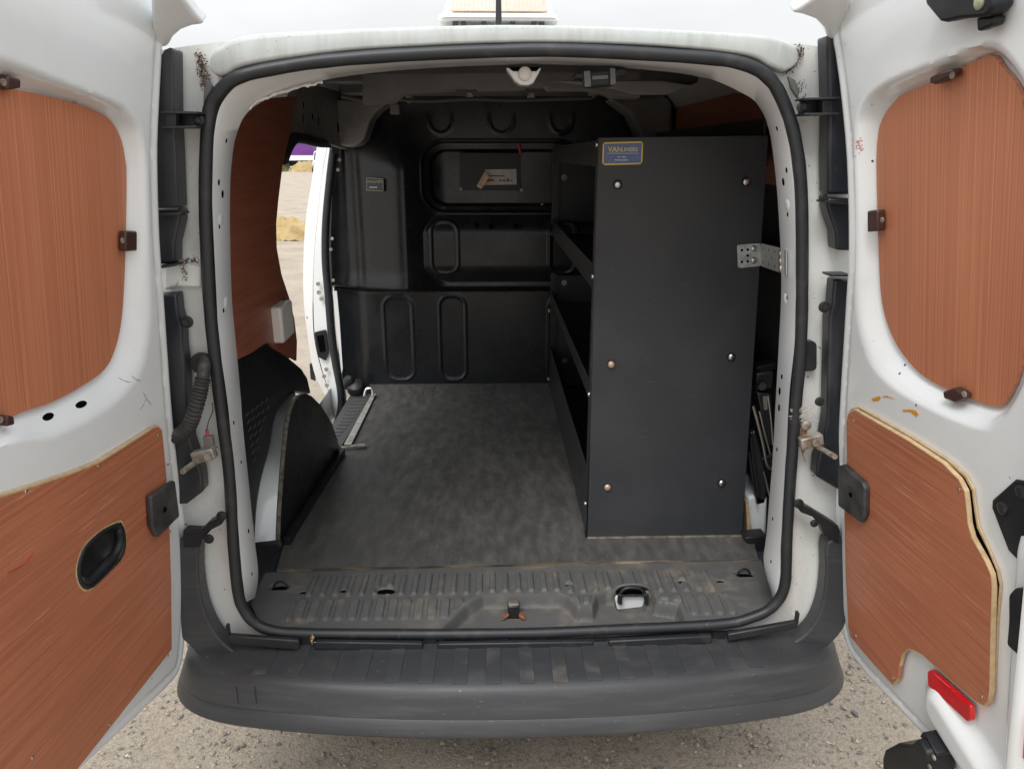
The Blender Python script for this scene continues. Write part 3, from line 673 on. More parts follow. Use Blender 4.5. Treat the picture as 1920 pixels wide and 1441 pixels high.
# moulded corner bracket where rail meets bulkhead
MB().prism(PY([(632,186),(742,186),(725,196),(708,208),(694,226),(688,246),(682,262),(670,273),(652,276),(628,270),(622,240)], 1.80), (0, .16, 0)).build('corner_gusset', INMETAL, van, bevel=.03, seg=4)
MB().prism(PY([(1140,184),(1240,178),(1262,190),(1262,262),(1250,275),(1215,275),(1196,250),(1180,215),(1160,200)], 1.80), (0, .16, 0)).build('corner_gusset', INMETAL, van, bevel=.03, seg=4)
MB().box((HY(741,202,1.78).x - .02, 1.76, HY(741,205,1.78).z - .02), (HY(741,202,1.78).x + .02, 1.80, HY(741,205,1.78).z + .02)).build('clip_block', PALE if False else mat('grey_clip', (.2, .2, .19), .6), van, bevel=.004)
MB().tube(catmull(PX([(531,300),(538,280),(549,263),(563,260),(600,268)], -.685) + PY([(622,271),(629,282)], 1.94), 6), .017, 10).build('side_door_seal', RUBBER, van, smooth=60)
# B pillar and the trailing edge of the cab door beyond it
PA = [(596,262),(586,330),(574,406),(569,482),(569,555),(576,625),(588,694),(606,735),(630,790)]
PB = [(616,262),(603,330),(594,416),(588,486),(586,555),(588,625),(598,677),(612,722),(634,790)]
PC = [(620,262),(612,330),(605,416),(605,486),(609,555),(614,625),(621,677),(633,738),(638,790)]
A_ = catmull(PY(PA, 2.13), 5); B_ = catmull(PY(PB, 2.05), 5); C_ = catmull(PY(PC, 2.03), 5)
Ab = [p + V((.03, .06, 0)) for p in A_]; Cb = [p + V((.03, .05, 0)) for p in C_]
MB().loft([Ab, A_, B_]).build('cab_door_edge', WHITE, van, smooth=50)
MB().loft([[p + V((0, .015, 0)) for p in B_], [p.lerp(q, .08) for p, q in zip(B_, C_)], C_, Cb]).build('b_pillar', WHITE, van, smooth=50)
PD = [(627,268),(619,330),(611,416),(610,486),(615,550),(621,625),(630,685),(639,738),(638,775),(628,800)]
MB().tube(catmull(PY(PD, 2.01), 6), .018, 10).build('side_door_seal', RUBBER, van, smooth=60)
for pts in ([(592,520),(606,520),(608,562),(604,575),(592,560)],):
    MB().prism(fillet(PY([(590,622),(612,617),(617,660),(612,676),(596,668)], 2.025), .01), (0, -.008, 0)).build('door_striker', BLACK, van, bevel=.002)
MB().prism(PY([(594,630),(606,628),(610,658),(600,660)], 2.014), (0, -.004, 0)).build('striker_hole', DARK, van)
for x, y in [(597,532),(598,548),(603,560),(612,692),(613,722),(608,705)]: MB().disc(HY(x, y, 2.02), (0, -1, 0), .010, .006, 10).build('pillar_bolt', DULL, van)
MB().disc(HY(579,595,2.11), (0, -1, 0), .010, .004, 12).build('door_plug', DARK, van)
MB().prism(PY([(582,680),(590,682),(592,712),(584,708)], 2.2), (0, -.02, 0)).build('hinge_stop', BLACK, van)
MB().prism(PY([(624,545),(632,545),(637,600),(643,690),(641,700),(634,640)], 2.0), (0, -.006, 0)).build('pillar_edge', WHITE, van)
for x, y in [(637,300),(634,318),(623,447),(621,467),(625,525)]: MB().disc(HY(x, y, 1.96), (0, -1, 0), .008, .006, 8).build('trim_rivet', DULL, van)

# ---- left wheel arch
fa, fb = HZ(530,1022,FZ), HZ(637,852,FZ)
wd = (fb - fa).normalized(); wn = V((wd.y, -wd.x, 0))
WP = [(530,1022),(637,852),(635,832),(622,792),(600,758),(585,743),(574,737),(562,741),(550,757),(541,790),(535,840),(530,900),(526,960),(524,1018)]
wp = [HP(x, y, fa, wn) for x, y in WP]
arch = MB().prism(wp, -wn * .012).build('wheel_arch_board', BULK, van)
ed = wp[6:14]
MB().loft([[p + wn * .0015 for p in catmull(ed, 4)], [p - wn * .010 for p in catmull(ed, 4)]]).build('board_edge', mat('worn_edge', (.2, .18, .14), .7, col2=(.08, .075, .06), vscale=(60, 60, 60)), van)
MB().obox((fa + fb) / 2 + V((.012, 0, .012)), (fb - fa) / 2, (.010, 0, 0), (0, 0, .012)).build('board_batten', BLACK, van, bevel=.003)
WO = [(553,731),(545,735),(535,746),(520,770),(512,795),(505,838),(496,872),(488,905),(482,940),(479,975),(477,1020)]
wi = catmull([wp[7] - wn * .012, wp[8] - wn * .012, wp[9] - wn * .012, wp[10] - wn * .012, wp[11] - wn * .012, wp[12] - wn * .012, wp[13] - wn * .012], 6)
wo = catmull(PX(WO, -.735), 4)[:]
def resample(p, n):
    L = [0]
    for i in range(1, len(p)): L.append(L[-1] + (p[i] - p[i - 1]).length)
    out = []; j = 0
    for k in range(n):
        t = L[-1] * k / (n - 1)
        while j < len(p) - 2 and L[j + 1] < t: j += 1
        f = (t - L[j]) / max(1e-9, L[j + 1] - L[j]); out.append(p[j].lerp(p[j + 1], f))
    return out
wi, wo = resample(wi, 24), resample(wo, 24)
MB().loft([wi, [a.lerp(b, .5) + V((0, -.006, .004)) for a, b in zip(wi, wo)], wo]).build('wheel_arch', WHITE, van, smooth=60)
MB().prism(PY([(474,1022),(526,1016),(528,1028),(505,1048),(484,1052)], .28), (0, .02, 0)).build('arch_foot_trim', BLACK, van, bevel=.004)
# moulded black trim above the arch with its rows of vent slots
QT = [(436,676),(470,660),(500,642),(507,645),(540,668),(566,690),(577,708),(584,738),(560,734),(545,736),(535,747),(520,771),(512,796),(505,839),(496,873),(488,906),(482,941),(478,985),(440,1000)]
qtr = MB().prism(PX(QT, -.71), (-.05, 0, 0)).build('quarter_trim', BLACK, van, bevel=.008, seg=3)
mb = MB()
for r_ in range(7):
    for k in range(5):
        x0 = 464 + r_ * 2.2 + k * 9; y0 = 776 + r_ * 15 - k * 6.5 - r_ * .8
        if x0 > 478 + (6 - r_) * 6: continue
        p = HX(x0, y0, -.7085); mb.obox(p, (.0012, 0, 0), (0, .012, .002), (0, -.0004, .0022))
mb.build('vent_slot_rims', mat('lit_slot_rim', (.09, .09, .09), .5), qtr)  # raised grey bars paint the lit rims of the slots
p = HX(530,600,-.665)
bx = MB().obox(HX(529,602,-.655), (.018, 0, 0), (0, .062, 0), (0, 0, .052)).build('light_switch_box', WPLAST, van, bevel=.008, seg=3)
MB().tube(PX([(530,574),(531,562),(534,560)], -.66), .003, 6).build('switch_lead', INK, van)

# ================================================================== RIGHT INNER SIDE
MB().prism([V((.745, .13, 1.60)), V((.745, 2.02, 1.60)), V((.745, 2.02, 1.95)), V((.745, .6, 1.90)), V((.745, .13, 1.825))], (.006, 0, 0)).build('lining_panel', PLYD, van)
MB().box((.80, .1, .50), (.815, 2.3, 1.9)).build('inner_side_panel', BLACK, van)
MB().prism(PY([(1402,930),(1440,930),(1438,1008),(1412,1010),(1400,975)], .50), (0, .2, 0)).build('wheel_arch', WHITE, van, bevel=.01)
MB().prism(PY([(1398,940),(1403,940),(1408,1002),(1402,1003)], .48), (0, .2, 0)).build('board_edge', PLYEDGE, van)
MB().prism(PY([(1396,1008),(1438,1004),(1436,1045),(1412,1040)], .40), (0, .05, 0)).build('arch_foot_trim', BLACK, van, bevel=.004)

# ================================================================== ROOF UNDERSIDE
def band(pts, c, vec, name, m, bev=.003): return MB().prism(PY(pts, c), vec).build(name, m, van, bevel=bev)
# inner face of the rear header, seen from below
HA = catmull(PY([(540,166),(620,148),(720,136),(830,127),(945,121),(1085,122),(1200,130),(1290,140),(1345,150)], .10), 5)
HBk = [p + V((0, .14, .018)) for p in HA]; HCk = [p + V((0, .16, .06)) for p in HA]
MB().loft([HA, HBk, HCk]).build('rear_header', mat('header_white_shaded', (.30, .29, .28), .5), van, smooth=40)  # white paint, its shade put into the grey
# cross beam with a notched lower lip
lip = [(680,192),(735,190),(758,172),(850,166),(856,162),(892,162),(898,166),(985,164),(990,160),(1022,160),(1028,166),(1100,166),(1132,172),(1146,180),(1200,182)]
MB().prism(PY([(680,140), (1200,135)][::1] + lip[::-1], .52), (0, .012, 0)).build('roof_cross_beam', ROOFIN, van)
lp = PY(lip, .52); MB().loft([lp, [p + V((0, .05, -.004)) for p in lp]]).build('beam_lip', mat('lip_metal', (.2, .195, .19), .45), van)
for x, y in [(767,186),(1110,178),(880,182),(995,182)]:
    MB().disc(HY(x, y, 1.3), (0, -1, 0), .014, .012, 12).build('beam_bolt', DULL, van)
for k, yy in enumerate((1.0, 1.5)):
    MB().box((-.62, yy, 1.90), (.62, yy + .09, 1.965)).build('roof_rib', ROOFIN, van, bevel=.01)
MB().prism(PY([(1010,150),(1240,150),(1300,160),(1250,178),(1185,178),(1150,168)], .40), (0, .02, 0)).build('header_stiffener', ROOFIN, van, bevel=.004)
# white latch striker hanging from the header
cl = [(950,127),(1014,127),(998,158),(966,158)]
lt = band([(948,127),(1016,127),(1000,156),(990,160),(975,159),(965,152)], .075, (0, .05, 0), 'upper_latch_cover', WHITE, .004)
MB().disc(HY(984,139,.074), (0, -1, 0), .0135, .012, 16, .4).build('upper_latch_bolt', WPLAST, lt)
MB().prism(PY([(952,126),(1013,126),(1006,134),(962,134)], .073), (0, -.001, 0)).build('upper_latch_recess', DARK, lt)
# interior lamp clipped in the header
lb_ = band([(1078,136),(1174,127),(1176,140),(1160,145),(1150,160),(1100,163),(1094,148),(1076,148)], .065, (0, .045, 0), 'interior_lamp', BLACK, .004)
for pts in ([(1094,134),(1106,133),(1108,163),(1096,164)], [(1143,128),(1153,128),(1154,158),(1144,160)]):
    MB().prism(PY(pts, .062), (0, -.006, 0)).build('lamp_clip', mat('grey_clip2', (.12, .125, .135), .5), lb_, bevel=.001)
MB().prism(PY([(1110,143),(1140,141),(1140,148),(1110,150)], .062), (0, -.002, 0)).build('lamp_lens', mat('dull_lens', (.1, .105, .11), .25), lb_)
MB().tube(catmull(PY([(640,180),(700,190),(740,186),(800,190),(880,186),(960,188),(1040,186),(1110,184)], .9), 6), .006, 8).build('roof_wiring', INK, van)

# ================================================================== BULKHEAD
BY = 2.045
def bq(px, py): p = HY(px, py, BY - .03); return p.x, p.z
def rb(px0, py0, px1, py1, r):
    a, b = bq(px0, py0), bq(px1, py1)
    a2, b2 = bq(px1, py0), bq(px0, py1)
    return ((a[0] + b[0] + a2[0] + b2[0]) / 4, (a[1] + b[1]) / 2, abs(a2[0] + b[0] - a[0] - b2[0]) / 4, abs(a[1] - b[1]) / 2, r)
OB = [rb(809,412,861,511,.055), rb(1028,412,1080,511,.055), rb(719,557,775,716,.055), rb(823,555,874,716,.055), rb(1028,557,1080,716,.055)]
WIN = rb(794,266,1085,396,.10); WIN2 = rb(808,282,1072,384,.075)
CIR = [rb(803,190,850,252,.058), rb(916,190,964,252,.058), rb(1030,190,1074,252,.058)]
zl = bq(800, 540)[1]; xk = bq(763, 400)[0]; xe = bq(640, 400)[0]
xc1, xc2 = bq(668, 350)[0], bq(712, 350)[0]
ztub = bq(800, 402)[1]
def bulk_h(x, z):
    upz = ss(zl - .022, zl + .012, z)
    h = .045 * upz + .014 * ss(zl + .10, zl - .0, z) * upz                           # upper pressing overhangs the lower one
    h = h - .004 * np.exp(-((z - zl + .018) / .010) ** 2)
    ramp_ = np.clip((x - xc1) / (xk - xc1), 0, 1); ramp_ = ramp_ * (1.15 - .15 * ramp_)
    colm = ramp_ * (1 - ss(xk - .07, xk + .20, x)) * upz                           # rounded shoulder behind the driver's seat
    h = h + .092 * colm * (1 - ss(1.60, 1.88, z) * .75)
    h = h - .014 * np.exp(-((x - xc1) / .028) ** 2) * upz
    h = h - .09 * (1 - ss(xe - .10, xe + .09, x))
    h = np.maximum(h, (.045 + .040 * (1 - ss(ztub - .09, ztub + .05, z)) * ss(zl - .01, zl + .12, z)) * upz * ss(xk - .05, xk + .05, x) + h * (1 - ss(xk - .05, xk + .05, x)))
    s1, s2 = sd_rbox(x, z, *WIN), sd_rbox(x, z, *WIN2)
    h = h - .016 * ss(.006, -.006, s1) + .007 * np.exp(-(s1 / .006) ** 2) + .007 * ss(.0, -.010, s1) * ss(-.004, .006, s2)
    h = h - .012 * ss(.004, -.006, s2)
    for o_ in OB:
        s = sd_rbox(x, z, *o_); h = h + .0048 * np.exp(-((s + .003) / .0062) ** 2) - .002 * ss(.0, -.02, s)
    for o_ in CIR:
        s = sd_rbox(x, z, *o_); h = h + .003 * np.exp(-((s + .003) / .0062) ** 2) * (1 - ss(o_[1] - .02, o_[1] + .03, z))
    return h
relief('bulkhead', lambda u, w_, h: (u, BY - h, w_), (-.83, .80), (.53, 2.04), .0048, bulk_h, BULK, van, smooth=70)
MB().prism(PY([(862,286),(976,287),(976,357),(862,356)], BY - .055), (0, .012, 0)).build('cover_plate', mat('cover_plate_plastic', (.022, .023, .025), .5), van, bevel=.002)
for x, y in [(921,424),(967,423),(894,422)]: MB().disc(HY(x, y, BY - .086), (0, -1, 0), .011, .014, 14).build('bulkhead_plug', DARK, van)
for x, y, s_ in [(864,354,.006),(978,356,.008),(1016,383,.005)]: MB().disc(HY(x, y, BY - .07), (0, -1, 0), s_, .004, 10).build('bulkhead_rivet', DULL, van)
# peeling paper label
lab = MB().prism(PY([(910,318),(968,317),(969,346),(905,347)], BY - .059), (0, .002, 0)).build('paper_label', PAPER, van)
MB().loft([PY([(908,323),(914,330),(901,354),(894,348)], BY - .062), PY([(911,322),(917,331),(905,352),(897,346)], BY - .072)], True).build('peeled_corner', CREAM, lab)
MB().prism(PY([(908,323),(915,332),(901,354),(894,349)], BY - .068), (0, .0015, 0)).build('peeled_corner', CREAM, lab)
for pts, m_ in [([(912,336),(926,336),(926,340),(911,341)], REDINK), ([(916,329),(946,329),(946,331),(916,331)], INK), ([(936,337),(940,337),(940,340),(936,340)], INK), ([(943,337),(947,337),(947,340),(943,340)], INK),
                ([(950,336),(955,336),(955,340),(950,340)], INK), ([(958,337),(961,337),(961,340),(958,340)], INK)]:
    MB().prism(PY(pts, BY - .0595), (0, -.0006, 0)).build('label_print', m_, lab)
MB().tube(catmull(PY([(972,268),(974,276),(976,288)], BY - .07), 4), .006, 8).build('red_pull_tag', mat('red_tag', (.45, .03, .03), .5), van)
# small sticker on the left column
def text(s, loc, size, right, upv, m, parent, name='sticker_lettering', align='CENTER', bold=.0):
    cu_ = bpy.data.curves.new('txt', 'FONT'); cu_.body = s; cu_.size = size; cu_.align_x = align; cu_.align_y = 'CENTER'; cu_.extrude = .0003; cu_.offset = bold
    to = bpy.data.objects.new('txt', cu_); COL.objects.link(to); bpy.context.view_layer.update()
    me = bpy.data.meshes.new_from_object(to); bpy.data.objects.remove(to)
    M = Matrix((right, upv, right.cross(upv))).transposed()
    me.transform(M.to_4x4()); me.materials.clear(); me.materials.append(m)
    o = bpy.data.objects.new(name, me); COL.objects.link(o); place(o, loc, parent); return o
def sticker(corners, y, thick, fill, frame, parent_thing, title, w_title, side_=V((1, 0, 0))):
    c = PY(corners, y); o = MB().prism(c, (0, thick, 0)).build('sticker', fill, parent_thing)
    ctr = sum(c, V()) / 4; fr = MB()
    for i in range(4):
        a, b = c[i], c[(i + 1) % 4]; d = (b - a).normalized(); n = V((d.z, 0, -d.x))
        k = (c[1] - c[0]).length * .035
        if (ctr - a).dot(n) < 0: n = -n
        fr.obox((a + b) / 2 + n * k * .5 + V((0, -.0008, 0)), (b - a) / 2, n * k * .5, (0, .0005, 0))
    fr.build('sticker_border', frame, o)
    return o, c, ctr
DKST = mat('sticker_grey', (.10, .10, .11), .4); FRM2 = mat('sticker_pale_border', (.42, .41, .36), .5)
cst = [(687,333),(719,335),(719,359),(687,357)]
st2, c2, ct2 = sticker(cst, BY - .118, .002, DKST, FRM2, van, 'VAN', 1)
text('VANLINERS', ct2 + V((0, -.0022, .012)), .015, V((1, 0, 0)), V((0, 0, 1)), mat('faded_yellow', (.5, .46, .3), .5), st2, bold=.0004)
MB().obox(ct2 + V((-.008, -.0015, -.012)), (.018, 0, 0), (0, .0005, 0), (0, 0, .003)).build('sticker_print', PALE, st2)

# ================================================================== SHELVING RACK
rack = thing('shelving_rack', (.45, 1.2, FZ), 'tall black van shelving rack with bolted end board and blue sticker, right of the floor', 'shelving')
RY = .447
RP = PY([(1122,258),(1441,254),(1391,1009),(1101,1012)], RY)
RP[2].z = RP[3].z = FZ + .001
end = MB().prism(RP, (0, .018, 0)).build('end_board', RACK, rack, bevel=.0015)
MB().obox((RP[2] + RP[3]) / 2 + V((0, -.003, .002)), (RP[2] - RP[3]) / 2, (0, .003, 0), (0, 0, .002)).build('board_foot', DULL, rack)
xl = .232
MB().box((xl - .004, RY + .002, FZ + .001), (xl - .001, RY + .035, RP[0].z - .003)).build('front_post', STEEL, rack, bevel=.0008)
MB().box((xl - .002, 1.97, FZ + .001), (xl + .03, 1.975, 1.72)).build('rear_post', STEEL, rack)
MB().box((xl + .004, 1.976, FZ + .001), (.68, 1.982, 1.70)).build('rear_board', RACK, rack)
zz = lambda py: HY(1108, py, RY).z
for i, (y0, y1) in enumerate([(263, 313), (500, 548), (724, 757), (890, 940)]):
    z1, z0 = zz(y0), zz(y1)
    if i == 3: z0 = FZ + .004
    sh = MB().box((xl, RY + .02, z0), (xl + .003, 1.97, z1)).build('shelf_lip', STEEL, rack, bevel=.0008)
    MB().box((xl + .004, RY + .02, z0 + .002), (.68, 1.97, z0 + .006)).build('shelf', STEEL, rack)
    MB().box((.66, RY + .02, z0 + .007), (.664, 1.97, z0 + .12)).build('shelf_back', STEEL, rack)
for x, y in [(1112,271),(1108,520),(1103,742),(1100,948)]:
    MB().disc(V((xl - .004, RY + .016, HY(x, y, RY).z)), (-1, 0, 0), .008, .004, 12).build('post_rivet', CHROME, rack)
for y in (438, 582, 710): MB().disc(V((xl - .003, 1.965, HY(1038, y, 1.965).z)), (-1, -.6, 0), .009, .006, 10).build('post_rivet', DULL, rack)
for x, y in [(1058,333),(1058,530),(1059,676)]: MB().disc(HY(x, y, 1.974), (0, -1, 0), .013, .004, 14).build('board_plug', DULL, rack)
def bolt(px, py, m_):
    p = HY(px, py, RY - .001)
    w_ = MB().disc(p, (0, -1, 0), .0122, .0012, 18).build('bolt_washer', DARK, rack)
    MB().disc(p + V((0, -.0015, 0)), (0, -1, 0), .0108, .0065, 18, .8).build('bolt_head', m_, w_, smooth=60)
for x, y, m_ in [(1158,346,CHROME),(1399,341,CHROME),(1146,683,COPPER),(1371,669,CHROME),(1139,913,COPPER),(1353,905,CHROME)]: bolt(x, y, m_)
mb = MB()
for k in range(26):
    px, py = random.uniform(1130, 1400), random.uniform(330, 990); L_ = random.uniform(4, 22); a_ = random.uniform(-.5, .5) + (1.57 if random.random() < .3 else 0)
    p0, p1 = HY(px, py, RY - .0002), HY(px + L_ * math.cos(a_), py + L_ * math.sin(a_), RY - .0002)
    mb.tube([p0, p0.lerp(p1, .5) + V((0, 0, random.gauss(0, .001))), p1], [.0001, .0004, .0001], 5)
mb.build('board_scratches', mat('board_scratch', (.10, .10, .10), .6), rack)
stk, c1, ct1 = sticker([(1130,267),(1206,265),(1204,308),(1129,310)], RY, -.0012, BLUE, YEL, rack, '', 1)
text('VAN', ct1 + V((-.0195, -.0018, .009)), .0180, V((1, 0, 0)), V((0, 0, 1)), YEL, stk, bold=.0004)
text('LINERS', ct1 + V((.0175, -.0018, .009)), .0138, V((1, 0, 0)), V((0, 0, 1)), mat('pale_yellow_print', (.62, .56, .36), .5), stk, bold=.0003)
MB().obox(ct1 + V((0, -.0016, 0)), (.040, 0, 0), (0, .0003, 0), (0, 0, .0006)).build('sticker_print', PALE, stk)
for dz, hw_ in [(-.009, .017), (-.0165, .020)]:
    for k in range(9):
        if random.random() < .2: continue
        MB().obox(ct1 + V((-hw_ + 2 * hw_ * (k + .5) / 9, -.0016, dz)), (hw_ / 9 * .75, 0, 0), (0, .0003, 0), (0, 0, .0014)).build('sticker_print', PALE, stk)
# perforated zinc bracket tying the rack to the pillar
b0 = PY([(1382,459),(1427,456),(1427,499),(1384,503)], RY - .004)
pr = [HY(1474,468,.040), HY(1474,515,.040)]
br = MB().prism(fillet(b0, .006), (0, .0025, 0)).build('tie_bracket', ZINC, rack, bevel=.0006)
wing = [b0[1], pr[0], pr[1], b0[2]]
MB().prism(wing, (.0022, .0008, 0)).build('bracket_wing', ZINC, br)
for x, y in [(1391,469),(1402,468),(1402,479),(1391,491),(1402,490)]: MB().disc(HY(x, y, RY - .0045), (0, -1, 0), .0036, .0004, 12).build('bracket_hole', DARK, br)
for x, y in [(1413,466),(1413,488)]: MB().disc(HY(x, y, RY - .005), (0, -1, 0), .0085, .005, 14, .8).build('bracket_bolt', CHROME, br)
wnn = (b0[1] - b0[2]).cross(pr[0] - b0[1]).normalized()
if wnn.dot(CAM - b0[1]) < 0: wnn = -wnn
for i, f in enumerate((.12, .25, .38, .5, .62)):
    for j, g_ in enumerate((.2, .5, .8)):
        if (i + j) % 2: continue
        p = b0[1].lerp(pr[0], f).lerp(b0[2].lerp(pr[1], f), g_); MB().disc(p + wnn * .0012, wnn, .0034, .0004, 10).build('bracket_hole', DARK, br)
for g_ in (.2, .5, .8):
    p = b0[1].lerp(pr[0], .86).lerp(b0[2].lerp(pr[1], .86), g_); MB().disc(p + wnn * .001, wnn, .0095, .007, 14, .7).build('bracket_bolt', CHROME, br)

# ================================================================== CAR JACK stowed behind the rack
jack = thing('car_jack', (.69, .58, .78), 'black folded car jack stowed in the gap right of the shelving rack', 'jack')
JB = mat('jack_paint', (.03, .03, .032), .25, coat=.6)
MB().prism(PY([(1420,736),(1447,738),(1452,830),(1440,838),(1432,800)], .51), (0, .03, 0)).build('upper_arm', JB, jack, bevel=.004)
MB().prism(fillet(PY([(1430,742),(1438,742),(1439,768),(1432,768)], .508), .006), (0, -.002, 0)).build('arm_slot', DULL, jack)
MB().prism(PY([(1409,812),(1416,806),(1440,900),(1436,944),(1418,948),(1408,880)], .50), (0, .03, 0)).build('lower_arm', JB, jack, bevel=.005)
MB().prism(PY([(1428,860),(1450,850),(1448,935),(1436,944)], .53), (0, .03, 0)).build('lower_arm', JB, jack, bevel=.004)
MB().tube(catmull(PY([(1412,760),(1420,790),(1430,830),(1436,862),(1442,876),(1452,880)], .485), 6), .0052, 8).build('screw_rod', CHROME, jack)
MB().tube(PY([(1408,820),(1412,860),(1422,930)], .485), .004, 8).build('handle_bar', STEEL, jack)
MB().prism(PY([(1418,700),(1452,695),(1450,730),(1418,734)], .53), (0, .06, 0)).build('saddle', JB, jack, bevel=.006)
for pa in ([(1404,846),(1412,900),(1420,944)], [(1424,770),(1434,812),(1444,850)], [(1440,742),(1446,790),(1449,834)], [(1432,884),(1440,915),(1446,940)]):
    MB().tube(catmull(PY(pa, .478), 4), .0030, 8).build('tool_bar', CHROME if pa[0][0] > 1420 else STEEL, jack)
MB().disc(HY(1427,722,.515), (0, -1, 0), .012, .012, 12).build('pivot_nut', CHROME, jack)
MB().prism(PY([(1418,688),(1456,680),(1456,693),(1418,696)], .55), (0, .05, 0)).build('clamp_strap', BLACK, jack, bevel=.003)
# ================================================================== REAR DOORS
class Door:
    def __init__(s, O, T, d, sgn):
        s.O = O; s.d = d.normalized(); e = T - O; e -= s.d * e.dot(s.d); s.e = e.normalized()
        s.n = s.e.cross(s.d) * (1 if sgn < 0 else -1); s.sgn = sgn
        if s.n.x * sgn > 0: s.n = -s.n
    def uv(s, px, py, w_=0):
        p = HP(px, py, s.O + s.n * w_, s.n) - s.O; return (p.dot(s.d), p.dot(s.e))
    def P(s, u, v, w_=0): return s.O + s.d * u + s.e * v + s.n * w_
    def pts(s, px, w_=0): return [s.P(*s.uv(x, y, w_), w_) for x, y in px]
def uvs(D, lst, w_=0): return [D.uv(x, y, w_) for x, y in lst]
def smooth_uv(p, n=4): return [(q.x, q.y) for q in catmull([V((a, b, 0)) for a, b in p], n, True)]
def dense(p, n=4):
    # smooth the closely spaced measured points, leave long straight edges alone
    out = []; m = len(p)
    for i in range(m):
        q = [V((*p[(i + k) % m], 0)) for k in (-1, 0, 1, 2)]
        L = [(q[k + 1] - q[k]).length for k in range(3)]
        if L[1] > .25 or L[1] < .004: out.append(p[i]); continue
        if L[0] > 2.2 * L[1]: q[0] = q[1] - (q[2] - q[1])
        if L[2] > 2.2 * L[1]: q[3] = q[2] + (q[2] - q[1])
        for j in range(n):
            t = j / n; v = .5 * ((2 * q[1]) + (q[2] - q[0]) * t + (2 * q[0] - 5 * q[1] + 4 * q[2] - q[3]) * t * t + (3 * q[1] - q[0] - 3 * q[2] + q[3]) * t ** 3)
            out.append((v.x, v.y))
    return out
def offset(p, d):                                    # inward offset of a closed polygon
    A = sum(p[i][0] * p[(i + 1) % len(p)][1] - p[(i + 1) % len(p)][0] * p[i][1] for i in range(len(p))); s = 1 if A > 0 else -1
    out = []
    for i in range(len(p)):
        a, b, c = p[i - 1], p[i], p[(i + 1) % len(p)]
        e1 = V((b[0] - a[0], b[1] - a[1])).normalized(); e2 = V((c[0] - b[0], c[1] - b[1])).normalized()
        n = V((-(e1.y + e2.y), e1.x + e2.x)) * s
        n = n.normalized() if n.length > 1e-6 else V((-e1.y, e1.x)) * s
        k = min(1.6, 1 / max(.35, n.dot(V((-e1.y, e1.x)) * s)))
        out.append((b[0] + n.x * d * k, b[1] + n.y * d * k))
    return out
def make_door(D, outline, ply, crest, label, extra=None, umax=.8, WR=-.032):
    inner = offset(outline, .013)
    vmax = max(b for a, b in outline)
    def h(u, v):
        so_ = sd_poly(u, v, inner); a = sd_poly(u, v, ply); c = sd_poly(u, v, crest)
        t = np.clip(np.where(c > 0, 1, np.where(a < 0, 0, a / np.maximum(1e-6, a - c))), 0, 1)
        w_ = WR * (1 - ss(.0, 1.0, t))
        w_ = w_ - .004 * np.exp(-((so_ + .014) / .005) ** 2)
        if extra: w_ = w_ + extra(u, v)
        return w_
    def pos(u, v, hh):
        q = [D.O[i] + D.d[i] * u + D.e[i] * v + D.n[i] * hh for i in range(3)]; return q
    us = [a for a, b in outline]; vs = [b for a, b in outline]
    o = relief('rear_door', pos, (min(us) - .01, max(us) + .01), (min(vs) - .01, max(vs) + .01), .006, h, WHITE, van, inner, smooth=50, label=label)
    z0 = [0.0] * len(inner)
    if extra: z0 = [float(extra(np.array([a]), np.array([b]))[0]) for a, b in inner]
    ring = [D.P(a, b, z) for (a, b), z in zip(inner, z0)]
    rings0 = [[D.P(a, b, z - w_) for (a, b), z in zip(offset(outline, k), z0)] for k, w_ in ((.009, .0004), (.004, .003), (.001, .008))]
    r1 = [D.P(a, b, min(-.018, z - .012)) for (a, b), z in zip(outline, z0)]
    r2 = [D.P(a, b, -.045) for a, b in outline]; r3 = [D.P(a, b, -.085) for a, b in outline]
    MB().loft([ring] + rings0 + [r1, r2, r3], True).build('door_edge', WHITE, o, smooth=50)
    MB().prism(r3, D.n * -.006).build('outer_skin', WHITE, o)
    return o
def on(D, o, px, w0, th, name, m, bev=0, rnd=0, sub=None):
    p = [D.P(*D.uv(x, y, w0), w0) for x, y in px]
    if rnd: p = fillet(p, rnd)
    return MB().prism(p, D.n * th).build(name, m, o, bevel=bev)
def screw(D, o, px, py, w_, r=.0033, m=CHROME):
    p = D.P(*D.uv(px, py, w_), w_); return MB().disc(p, D.n, r, .0022, 10, .5).build('panel_screw', m, o)

# ------------- left door
DL = Door(HY(345,1235,-.03), HY(310,95,-.03), V((-math.sin(R(5.1)), -math.cos(R(5.1)), 0)), -1)
b0_ = DL.uv(155,1441); 
out = uvs(DL, [(345,1235),(353,1130),(352,1000),(340,900),(325,750),(312,560),(304,450),(300,300),(303,200),(309,95),(312,60)])
vt = 1.47
out += [(.02, vt), (.20, vt + .03), (.78, vt + .03), (.78, b0_[1])] + [b0_] + uvs(DL, [(300,1305),(333,1268)])
OL = dense(out)
PLl = uvs(DL, [(100,184),(165,205),(200,226),(221,264),(230,312),(228,480),(222,590),(210,650),(190,690),(150,720),(90,752),(0,786)], -.03)
u0 = PLl[-1]; PLl = smooth_uv(PLl[:-1], 1) if False else PLl
PLl += [(.66, PLl[-1][1] - .02), (.70, PLl[-1][1] + .3), (.68, DL.uv(0,163,-.03)[1] + .02), DL.uv(0,163,-.03)]
CRl = uvs(DL, [(130,158),(235,200),(262,236),(272,280),(280,480),(284,600),(270,690),(225,752),(165,792),(90,826),(0,838)])
CRl += [(.72, CRl[-1][1] - .02), (.76, CRl[-1][1] + .4), (.74, DL.uv(0,105)[1] + .02), DL.uv(0,105)]
PLl, CRl = dense(PLl), dense(CRl)
